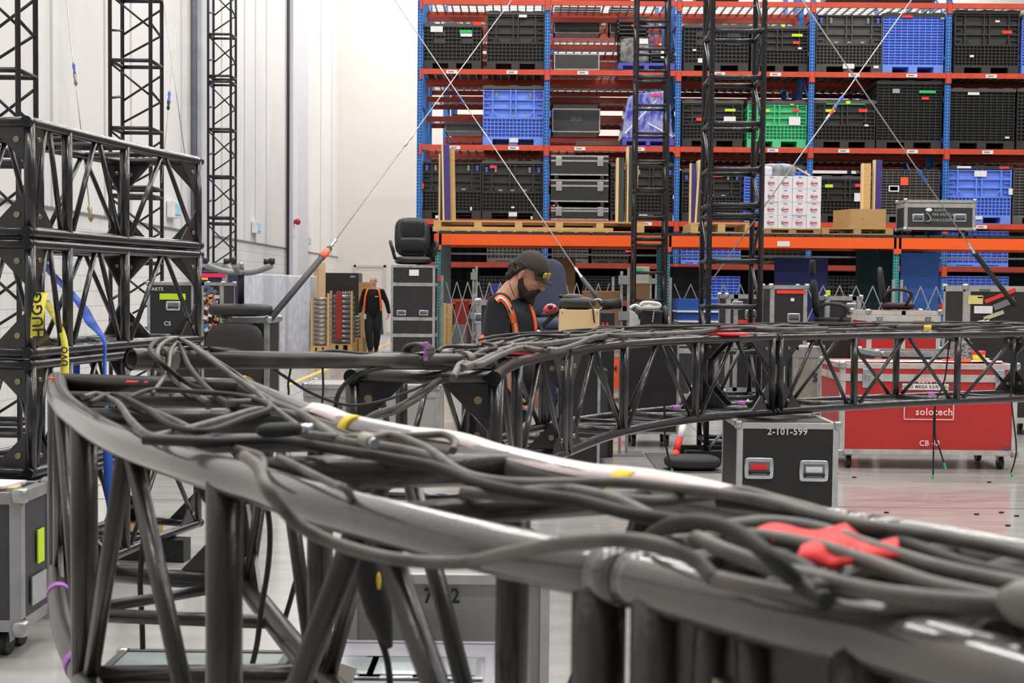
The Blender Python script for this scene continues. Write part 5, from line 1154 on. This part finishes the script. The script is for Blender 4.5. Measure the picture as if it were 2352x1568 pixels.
p = G(1960, 1372, ZF+.03); tag(MB().box(-.028, .028, -.022, .022, 0, .003, rotz(-.6), p).build('paper_card', paper), 'blank white card tucked beside the near tube past the joint', 'card')
p = P(795, 1550, 2.6); tag(MB().box(-.017, .017, 0, .003, -.017, .02, Matrix.Rotation(.3, 3, 'Y'), p).build('paper_tag', M('worn_tag', (190, 182, 172), .7)), 'small square pale tag hanging low before the dished case', 'tag')
# guy wires
def wire(p, q, label, r=.006, fit=(), mat=steel):
    t = E('guy_wire', label, 'wire', p); MB().tube([V((0, 0, 0)), q-p], r, 6).build('cable', mat, t)
    for (f, L, rr, m_, nm) in fit:
        c = (q-p)*f; d = (q-p).normalized(); rr *= .62; MB().lathe([(rr*.4, -L/2), (rr, -L*.3), (rr*.6, 0), (rr, L*.3), (rr*.4, L/2)], ax=d.to_track_quat('Z', 'Y').to_matrix(), o=c, n=10).build(nm, m_, t)
    return t
bl = M('shackle_blue', (60, 100, 180), .4); og = M('turnbuckle_orange', (230, 90, 40), .5)
wire(P(893, -20, 17), P(1338, 640, 12.6), 'thin steel wire slanting down to the black strap by the plywood box', fit=((.445, .25, .02, bl, 'shackle'), (.57, .12, .02, steel, 'clip'), (.985, .2, .025, chrome, 'hook')))
MBs = tag(MB().tube([P(1338, 640, 12.6), P(1385, 700, 12.0)], .022, 8).build('ratchet_strap', rubber_d), 'short black strap joining the wire to the padded bar by the plywood box', 'strap')
t = E('padded_bar', 'black foam-padded bar with ring beside the aluminium uprights', 'bar', P(1383, 700, 12.0)); MB().tube([V((0, 0, 0)), P(1427, 697, 12.0)-t.location], .045, 12).build('foam', rubber_d, t); MB().tube([V((.05*math.cos(a*.35)-.04, 0, .05*math.sin(a*.35))) for a in range(19)], .012, 6).build('ring', steel, t)
wire(P(1182, -10, 17.5), P(757, 570, 12.3), 'thin steel wire slanting to the long black strap over the walkway', fit=((.655, .3, .028, steel, 'turnbuckle'), (.985, .15, .03, chrome, 'hook')))
t = E('ratchet_strap', 'long black strap with orange sleeve sloping down to the dark case', 'strap', P(757, 570, 12.3)); MB().tube([V((0, 0, 0)), P(620, 733, 11.05)-t.location], .028, 8).build('webbing', M('webbing_grey', (52, 50, 54), .7), t)
q = P(757, 570, 12.3); v = P(620, 733, 11.05)-q; lab(MB().tube([v*.04, v*.15], .033, 8).build('sleeve', og, t), 'orange sleeve')
wire(P(1833, -12, 11), P(2238, 580, 13.0), 'thin steel wire crossing another near the green-lidded container, falling to the taped case', fit=((.665, .22, .03, bl, 'shackle'), (.985, .2, .03, chrome, 'hook')))
tag(MB().tube([P(2238, 580, 13.0), P(2330, 700, 13.9)], .026, 8).build('ratchet_strap', rubber_d), 'black strap running down behind the case with torn tape', 'strap')
wire(P(2102, -12, 13.2), P(1637, 640, 11.6), 'thin steel wire crossing the other and ending low on the chipped tower', fit=((.41, .22, .03, bl, 'shackle'), (.435, .14, .03, og, 'turnbuckle'), (.46, .08, .025, chrome, 'ferrule')))
wire(P(151, -15, 9.5), P(208, 498, 9.2), 'thin steel wire with blue shackle above the truss stack', r=.004, fit=((.35, .12, .02, bl, 'shackle'), (.39, .1, .022, brass, 'hook'), (.985, .12, .03, brass, 'end_hook')))
wire(P(373, -15, 14), P(428, 380, 13.5), 'plain thin steel wire beside the braced tower', r=.005)
wire(P(410, -15, 17), P(371, 420, 15.5), 'thin steel wire with blue and dark shackle close to the braced tower', r=.004, fit=((.57, .2, .035, bl, 'shackle'), (.61, .15, .035, rubber_d, 'hook')))
# straps on the stack
def strap(label, pts, Y, wpx, mat, th=.003):
    L1, L2 = [], []
    for i, q in enumerate(pts):
        x, y = q[:2]; yy = q[2] if len(q) > 2 else Y; w_ = (q[3] if len(q) > 3 else wpx)/2
        L1.append(P(x-w_, y, yy)); L2.append(P(x+w_, y, yy))
    L1, L2 = smooth(L1, 5), smooth(L2, 5); t = E('ratchet_strap', label, 'strap', L1[0]); o = L1[0].copy()
    MB().ribbon([p-o for p in L1], [p-o for p in L2], th).build('webbing', mat, t); return t
yel = M('yellow_webbing', (214, 200, 70), .6, var=.08)
s1 = strap('wide yellow strap lettered HUGG hanging in the truss stack', [(98, 672, 5.75), (92, 690, 5.68), (86, 730, 5.62), (84, 776, 5.62)], 5.62, 29, yel)
text('HUGG', .066, P(87, 725, 5.60)-s1.location, s1, stenk, rot=(PI/2, -PI/2-.06, 0))
s2 = strap('narrow yellow strap with black lettering dropping behind the curved corner', [(104, 690, 6.4, 20), (125, 725, 6.2, 18), (143, 765, 6.0, 16), (149, 800, 5.9, 17), (149, 866, 5.8, 20), (150, 960, 5.75, 20)], 6, 18, yel)
text('HUVO', .04, P(149, 826, 5.83)-s2.location, s2, stenk, rot=(PI/2, -PI/2, 0))
bw = M('blue_webbing', (52, 100, 205), .6)
strap('blue strap twisting through the truss stack and hanging free below', [(72, 575, 6.3), (96, 600, 6.6), (125, 635, 6.9), (160, 670, 7.2, 20), (190, 705, 7.0, 22), (208, 740, 6.7, 26), (228, 764, 6.45, 16), (240, 785, 6.35, 9), (241, 830, 6.3, 8), (241, 900, 6.2, 9), (246, 1000, 6.1, 20), (250, 1100, 6.1, 22), (257, 1180, 6.1, 20), (258, 1230, 6.1, 8)], 6.2, 18, bw)
strap('deep blue strap hanging behind the yellow one in the lower trusses', [(176, 800, 7.0), (176, 900, 7.0), (178, 1000, 7.0)], 7, 15, M('deep_blue_webbing', (28, 62, 170), .6))
# hanging multicore ends from the middle truss
for lb, Y, pts in (('pair of dark leads hanging from the curved truss above the floor plate', 8.0, [(1532, 770), (1530, 880), (1526, 940), (1527, 1000), (1534, 1045), (1542, 1075)]),
                   ('dark lead hanging in front of the CB 48 lettering', 9.45, [(2183, 760), (2170, 870), (2152, 915), (2145, 960), (2144, 1040), (2143, 1090)]),
                   ('curling lead beside it ending in a black plug', 9.45, [(2148, 930), (2148, 1000), (2156, 1025), (2168, 1062)]),
                   ('lead hanging before the far lower corner of the large red case', 9.65, [(2325, 765), (2322, 900), (2334, 1020), (2330, 1060), (2322, 1085)])):
    cable([P(x, y, Y) for x, y in pts], .006, rubber_d, lb)
for k, (x, y, Y) in enumerate(((1542, 1075, 8.0), (2143, 1090, 9.45), (2168, 1062, 9.45), (2322, 1085, 9.65))):
    a = P(x, y, Y); connector(a, V((.35 if k != 1 else 0, 0, -1)), .035, .008, t_green, 'little plug with green ring, %s' % ('near the floor plate', 'right before the red case, straight one', 'right before the red case, slanted one', 'below the far corner of the red case')[k])
# floor plate, sandbag, striped pole, prop
fl = lambda x, y: G(x, y, 0)
a, b_ = fl(1520, 1075), fl(1700, 1045); Yp = a.y
t = E('tower_base', 'flat black base plate and feet under the chipped ladder tower', 'base', (P(1690, 1060, 11.5).x, 11.4, 0))
MB().box(-.75, .75, -.55, .7, 0, .012).build('plate', M('base_plate', (92, 92, 94), .5), t); MB().box(-.45, .75, .05, .13, .02, .11).box(-.45, .75, .45, .53, .02, .11).build('foot_beam', tower_black, t)
tag(MB().sell((P(1590, 1060, 11).x, 11.0, .075), (.24, .16, .06), .7, .6).build('sandbag', M('black_rubber_block', (26, 25, 26), .6)), 'flat black weight bag lying on the base plate', 'weight')
t = E('striped_pole', 'leaning red and white striped pole behind the lower truss tubes', 'pole', P(1544, 1050, 11.0)*V((1, 1, 0)) if False else V((P(1545, 1040, 11.2).x, 11.2, .02)))
A0 = V((0, 0, 0)); B0 = P(1598, 900, 12.0)-t.location+V((.1, 0, .5)); d = B0-A0
for k in range(10): MB().tube([A0+d*k/10, A0+d*(k+1)/10], .03, 10).build('stripe', (t_red, t_red, paper)[k % 3], t)
tag(MB().tube([fl(1614, 1050)*V((1, 1, 0))+V((0, 0, .02)), P(1681, 968, 10.6)+V((0, 0, .0)), P(1720, 918, 10.6)], .012, 8).build('prop_rod', M('white_rod', (214, 216, 222), .4)), 'thin white prop rod leaning from the base plate behind case 2-101-599', 'rod')
for k, (x, y) in enumerate(((1962, 1097), (2036, 1178), (2272, 1108), (2335, 1186), (2315, 1208), (2243, 1182), (2300, 1178), (1565, 1248))):
    p = fl(x, y); tag(MB().sell((p.x, p.y, .006), (.02, .012, .006)).build('floor_scrap', rubber_d), 'tiny black scrap on the floor, %s of eight from the black numbered case' % ('first', 'second', 'third', 'fourth', 'fifth', 'sixth', 'seventh', 'eighth')[k], 'scrap', 'small black scraps on the floor')
p = fl(1670, 1026); tag(MB().sell((p.x, p.y, .012), (.03, .02, .012)).build('floor_scrap', M('scrap_blue', (40, 60, 190), .6)), 'tiny blue scrap on the floor behind the numbered black case', 'scrap')
p = fl(275, 1235); tag(MB().box(-.25, .25, -.05, .05, 0, .09, rotz(.6), V((p.x, p.y, 0))).build('timber_block', wood), 'short pale timber lying below the blue strap', 'timber')
# ---------------------------------------------------------------- people
skin = M('skin', (205, 150, 124), .5, scale=30, var=.08); skin2 = M('pale_skin', (214, 164, 144), .5, scale=30, var=.06)
beard_m = M('beard_hair', (52, 38, 32), .9, scale=60, var=.4, bump=.8); hair_m = M('dark_hair', (44, 34, 30), .8, scale=50, var=.3, bump=.6)
tee = M('black_tee', (26, 28, 34), .9, scale=6, var=.25); trou = M('charcoal_trousers', (38, 38, 40), .9, scale=6, var=.2)
YW = 7.7
base = P(1160, 800, YW); org = V((base.x, YW, 0))
wk = E('person', 'bearded person in black T-shirt, cap and orange suspenders looking down at the truss', 'person', org)
def W(x, y, dy=0): return P(x, y, YW+dy)-org
f_ = V((.86, -.22, -.46)).normalized(); u_ = (V((0, 0, 1))-f_*f_.z).normalized(); s_ = f_.cross(u_).normalized()   # s_ points to the camera side
if s_.y > 0: s_ = -s_
HR = Matrix((f_, s_, u_)).transposed()
hc = W(1211, 633, 0)
H = lambda a, b, c: hc+f_*a+s_*b+u_*c
def hand(wrist, d, palm, side, sz=1.0, curl=.6):
    """five fingers on a palm; d = pointing direction, palm = palm normal, side = toward the thumb"""
    d, palm, side = d.normalized(), palm.normalized(), side.normalized(); sh = []
    m = Matrix((d, side, palm)).transposed()
    sh.append(('e', wrist+d*.05*sz, V((.055, .042, .018))*sz, m))
    for i, (off, L) in enumerate(((.032, .072), (.011, .082), (-.011, .076), (-.031, .06))):
        b = wrist+d*.088*sz+side*off*sz; a1 = curl*.5; a2 = curl*1.5
        p1 = b+(d*math.cos(a1)+palm*math.sin(a1))*L*.45*sz; p2 = p1+(d*math.cos(a2)+palm*math.sin(a2))*L*.32*sz; p3 = p2+(d*math.cos(a2+.6)+palm*math.sin(a2+.6))*L*.25*sz
        sh.append(('t', [b-d*.02*sz, b, p1, p2, p3], [.009*sz]*2+[.0088*sz, .008*sz, .007*sz]))
    b = wrist+d*.03*sz+side*.03*sz; p1 = b+(side*.7+d*.7+palm*.3)*.035*sz; p2 = p1+(side*.3+d*.8+palm*.5)*.03*sz
    sh.append(('t', [b, p1, p2], [.013*sz, .011*sz, .009*sz])); return sh
body = [('e', H(-.005, 0, .035), (.098, .076, .092), HR), ('e', H(.02, 0, -.02), (.078, .066, .085), HR), ('e', H(.045, 0, -.07), (.048, .05, .045), HR),
        ('t', [H(.088, 0, .03), H(.102, 0, .0), H(.118, 0, -.022), H(.1, 0, -.032)], [.012, .013, .016, .014]),      # nose
        ('e', H(.078, .032, .03), (.02, .024, .012), HR), ('e', H(.078, -.032, .03), (.02, .024, .012), HR),          # brow
        ('e', H(.088, 0, -.055), (.012, .024, .008), HR), ('e', H(.07, .038, -.012), (.022, .02, .02), HR), ('e', H(.07, -.038, -.012), (.022, .02, .02), HR),
        ('t', [W(1160, 700), W(1175, 672), W(1190, 650), H(-.03, 0, -.03)], [.09, .07, .062, .06])]                  # neck
for sg in (1, -1):
    body += [('e', H(-.022, .076*sg, -.002), (.018, .011, .033), HR), ('e', H(-.018, .08*sg, .018), (.016, .008, .014), HR), ('e', H(-.018, .08*sg, -.028), (.009, .007, .011), HR)]
nS, nE, nW = W(1148, 702, -.2), W(1133, 800, -.25), W(1182, 893, -.22)
fS, fE, fW = W(1160, 702, .2), W(1186, 800, .22), W(1216, 888, -.02)
body += [('t', [nS, nE, nE+(nW-nE)*.35, nW], [.055, .047, .045, .029]), ('t', [fS, fE, fE+(fW-fE)*.35, fW], [.055, .047, .044, .029])]
body += hand(nW, V((.35, .05, -.93)), V((.9, .2, .3)), V((.1, -1, 0)), 1, .7) + hand(fW, V((.45, -.1, -.88)), V((.2, .9, .1)), V((.9, -.1, .4)), 1, .5)
blob('body', body, skin, wk, vox=.0048, sm=3)
eye = M('eye_white', (220, 214, 208), .3); iris = M('eye_dark', (40, 30, 26), .3)
for sg in (1, -1):
    e_ = MB().sell(H(.083, .031*sg, .008), (.011, .013, .008), m=HR).build('eye', eye, wk); MB().sell(H(.092, .031*sg, .005), (.004, .006, .006), m=HR).build('iris', iris, e_)
MB().sell(H(.1, 0, -.056), (.006, .02, .005), m=HR).build('lips', M('lips', (160, 96, 84), .5), wk)
br = [('e', H(.05, 0, -.095), (.056, .056, .05), HR), ('e', H(.07, 0, -.125), (.045, .045, .04), HR), ('t', [H(-.01, .066, -.03), H(.015, .066, -.07), H(.05, .05, -.1)], [.014, .022, .03]), ('t', [H(-.01, -.066, -.03), H(.015, -.066, -.07), H(.05, -.05, -.1)], [.014, .022, .03]),
      ('t', [H(.095, .03, -.062), H(.108, .012, -.043), H(.108, -.012, -.043), H(.095, -.03, -.062)], [.009, .01, .01, .009]), ('t', [H(.08, .036, -.07), H(.092, .0, -.08), H(.08, -.036, -.07)], [.016, .014, .016])]
blob('beard', br, beard_m, wk, vox=.006, sm=2)
blob('hair', [('e', H(-.075, 0, -.01), (.04, .07, .055), HR), ('e', H(-.1, .0, .01), (.035, .05, .035), HR), ('t', [H(-.05, .075, -.0), H(-.03, .08, .03)], [.016, .014]), ('e', H(-.085, .03, -.045), (.03, .045, .03), HR)], hair_m, wk, vox=.007, sm=2)
# cap
capm = M('cap_charcoal', (62, 56, 54), .9, scale=30, var=.12)
mb = MB(); cu_ = Matrix.Rotation(0, 3, 'X')
nu, nv = 28, 9; cc = lambda a, b, c: H(-.002+a, b, .048+c)
for i in range(nv+1):
    ph = PI/2*i/nv
    for j in range(nu):
        th = 2*PI*j/nu; rr_ = math.cos(ph)
        mb.v.append(cc(.108*rr_*math.cos(th), .088*rr_*math.sin(th), .104*math.sin(ph)-.03*(1-math.sin(ph))*(math.cos(th) < -.2)*.6))
for i in range(nv):
    for j in range(nu): mb.face([i*nu+j, i*nu+(j+1) % nu, (i+1)*nu+(j+1) % nu, (i+1)*nu+j], True)
cap = mb.build('cap', capm, wk); sd = cap.modifiers.new('s', 'SOLIDIFY'); sd.thickness = .004
k = []
mb = MB(); n = 12
for lay in (0, 1):
    for i in range(n+1):
        t_ = -1.15+2.3*i/n; a0, b0 = .1*math.cos(t_*.9), .086*math.sin(t_)
        ex = .076*math.cos(t_*1.1); 
        for q in (0, .5, 1): mb.v.append(cc(a0+ex*q, b0*(1-.08*q), -.004-.018*q-.012*q*abs(t_)-.004*lay))
for i in range(n):
    for q in (0, 1):
        a = i*3+q; o_ = (n+1)*3; mb.face([a, a+3, a+4, a+1], True); mb.face([a+o_, a+1+o_, a+4+o_, a+3+o_], True)
    a = i*3+2; mb.face([a, a+3, a+3+(n+1)*3, a+(n+1)*3])
mb.build('brim', capm, cap); MB().sell(cc(0, 0, .105), (.008, .008, .004), m=HR).build('cap_button', capm, cap)
# mirrored glasses worn on the cap
sg_ = MB()
for sg in (1, -1): sg_.tube(smooth([cc(-.06, .078*sg, .012), cc(.0, .094*sg, .006), cc(.07, .078*sg, .004), cc(.104, .048*sg, .004)], 4), .004, 6)
g0 = sg_.build('sunglasses_frame', rubber_d, wk)
for sg in (1, -1): lab(MB().sell(cc(.108, .04*sg, .006), (.009, .036, .02), .6, .7, m=HR).build('mirror_lens', M('mirror_orange', (240, 110, 30), .12, .3, scale=40, vcol=(120, 200, 60)), g0), 'mirrored orange lens')
# T-shirt
nSl, fSl = nS.lerp(nE, .86), fS.lerp(fE, .86)
sh = [('t', [W(1160, 925), W(1160, 870), W(1163, 810), W(1167, 755), W(1167, 715), W(1170, 690)], [.165, .172, .18, .185, .165, .075], .84),
      ('e', W(1150, 718, -.13), (.085, .09, .07)), ('e', W(1156, 718, .13), (.085, .09, .07)), ('e', W(1196, 745), (.1, .13, .14)), ('e', W(1180, 870), (.16, .17, .16)),
      ('t', [nS, nS.lerp(nE, .5), nSl], [.078, .076, .08]), ('t', [fS, fS.lerp(fE, .5), fSl], [.08, .075, .076])]
shirt = blob('t_shirt', sh, tee, wk, vox=.011, sm=4)
MB().tube(smooth([W(1144, 684, -.02), W(1160, 690, -.085), W(1182, 706, -.085), W(1200, 714, .0), W(1182, 704, .09), W(1160, 688, .09), W(1144, 684, .02)], 4), .009, 8).build('collar', tee, shirt)
lg = []
for sg in (-1, 1):
    lg += [('t', [W(1160, 905, .09*sg), W(1166, 985, .1*sg), W(1168, 1075, .1*sg), W(1158, 1160, .1*sg), W(1154, 1238, .1*sg)], [.1, .09, .068, .062, .058])]
lg += [('e', W(1160, 915), (.15, .18, .12))]
blob('trousers', lg, trou, wk, vox=.012, sm=3)
for sg in (-1, 1):
    p = W(1154, 1245, .1*sg); MB().sell((p.x+.06, p.y, .045), (.14, .05, .045), .6, .7).sell((p.x, p.y, .08), (.06, .052, .08), .8, .8).build('boot', leather, wk)
from mathutils.bvhtree import BVHTree
def bvh_of(o): return BVHTree.FromPolygons([v.co.copy() for v in o.data.vertices], [list(p.vertices) for p in o.data.polygons])
SB_T = bvh_of(shirt)
def vest(pts, wpx, name, mat, par, lift=.007):
    A_, B_ = [], []
    eye_ = V((0, 0, EYE))-org; dl = -.15
    C2 = smooth([V((x, y, 0)) for x, y in pts], 5)
    for i, c in enumerate(C2):
        d = C2[min(i+1, len(C2)-1)]-C2[max(i-1, 0)]; n_ = V((-d.y, d.x, 0)).normalized()*wpx/2
        for sgn, out in ((-1, A_), (1, B_)):
            q = c+n_*sgn; tgt = P(q.x, q.y, YW)-org; dr = (tgt-eye_).normalized(); h = SB_T.ray_cast(eye_, dr)[0]
            if h: dl = h.y
            else: h = P(q.x, q.y, YW+dl)-org
            out.append(h-dr*lift)
    return MB().ribbon(A_, B_, .003).build(name, mat, par)
vp = [(1140, 690), (1150, 684), (1164, 696), (1176, 722), (1183, 755), (1185, 790), (1184, 850), (1182, 900)]
v1 = vest(vp, 14, 'suspender', hv_orange, wk); vest(vp, 4, 'reflective_stripe', reflect, v1, .011)
v2 = vest([(1216, 700), (1224, 716), (1229, 740), (1231, 770)], 6, 'suspender', hv_orange, wk)
vest([(1103, 772), (1108, 780), (1112, 790)], 16, 'vest_tail', hv_orange, wk)
MB().tube(smooth([W(1170, 648, -.09), W(1174, 662, -.1), W(1180, 675, -.11), W(1186, 690, -.125)], 4), .0025, 6).build('lanyard_cord', rubber_d, wk)
# ------------- walking man far off
YM = 30.6; p0 = P(857, 812, YM); o2 = V((p0.x, YM, 0)); mn = E('person', 'bald person in black long sleeves and orange suspenders walking forward by the cabinet', 'person', o2)
bd = [('e', (0, 0, 1.68), (.078, .096, .108)), ('e', (0, -.02, 1.62), (.068, .072, .072)), ('t', [(0, .01, 1.42), (0, 0, 1.56)], [.078, .066]), ('t', [(0, -.09, 1.68), (0, -.112, 1.65), (0, -.095, 1.64)], [.01, .016, .012]),
      ('e', (-.03, -.085, 1.70), (.022, .014, .01)), ('e', (.03, -.085, 1.70), (.022, .014, .01)), ('e', (-.08, .01, 1.665), (.012, .02, .032)), ('e', (.08, .01, 1.665), (.012, .02, .032)), ('e', (0, -.075, 1.585), (.03, .03, .025))]
rs, re, rw = V((-.2, 0, 1.42)), V((-.29, .03, 1.14)), V((-.30, -.08, .93)); ls, le, lw = V((.2, 0, 1.42)), V((.31, .04, 1.16)), V((.365, -.02, .92))
bd += [('t', [rs, re, rw], [.05, .042, .03]), ('t', [ls, le, lw], [.05, .042, .03])]
bd += hand(rw, V((.25, -.3, -.9)), V((.9, .1, .2)), V((.1, -1, .1)), 1.05, .6)+hand(lw, V((-.1, -.2, -.95)), V((-.9, .1, .1)), V((-.1, -1, .1)), 1.05, .7)
blob('body', bd, skin2, mn, vox=.0065, sm=3)
for sg in (1, -1): MB().sell((.03*sg, -.096, 1.682), (.011, .006, .006)).build('eye', iris, mn)
MB().sell((0, -.1, 1.607), (.022, .006, .005)).build('lips', M('lips', None), mn)
blk = M('black_jersey', (16, 16, 19), .95)
st = [('t', [(0, 0, .88), (0, -.01, 1.0), (0, -.01, 1.2), (0, 0, 1.36), (0, .0, 1.46)], [.135, .14, .135, .125, .07], 1.5), ('e', (-.15, 0, 1.42), (.09, .085, .07)), ('e', (.15, 0, 1.42), (.09, .085, .07)),
      ('t', [rs, re, rw+V((0, 0, .02))], [.07, .058, .045]), ('t', [ls, le, lw+V((0, 0, .02))], [.07, .058, .045])]
blob('jersey', st, blk, mn, vox=.012, sm=3)
blob('trousers', [('e', (0, 0, .9), (.18, .13, .13)), ('t', [(-.09, 0, .9), (-.09, -.1, .5), (-.05, -.12, .1)], [.12, .098, .07]), ('t', [(.09, 0, .9), (.09, .03, .5), (.05, .2, .15)], [.12, .098, .07])], trou, mn, vox=.013, sm=3)
MB().sell((-.045, -.18, .04), (.05, .13, .04), .6, .7).build('shoe', leather, mn); MB().sell((.05, .2, .06), (.05, .12, .04), .6, .7, Matrix.Rotation(.4, 3, 'X')).build('shoe', leather, mn)
for sx in (-1, 1):
    A_ = smooth([V((sx*.09, -.02, 1.52)), V((sx*.12, -.11, 1.44)), V((sx*.155, -.15, 1.3)), V((sx*.17, -.165, 1.12)), V((sx*.175, -.15, .98))], 4); B_ = [p+V((sx*.045, .015, -.01)) for p in A_]
    MB().ribbon(A_, B_, .006).build('suspender', hv_orange, mn)
MB().box(-.2, -.15, -.16, -.15, .78, .9).build('badge_card', paper, mn)
MB().prism([V((.13, -.02, .88)), V((.2, -.02, .9)), V((.24, -.02, .42)), V((.1, -.02, .4))], (0, .06, 0)).build('hanging_cloth', M('grey_cloth', (84, 82, 80), .9), mn)
MB().box(.05, .13, -.158, -.152, 1.3, 1.315).build('chest_print', paper, mn)
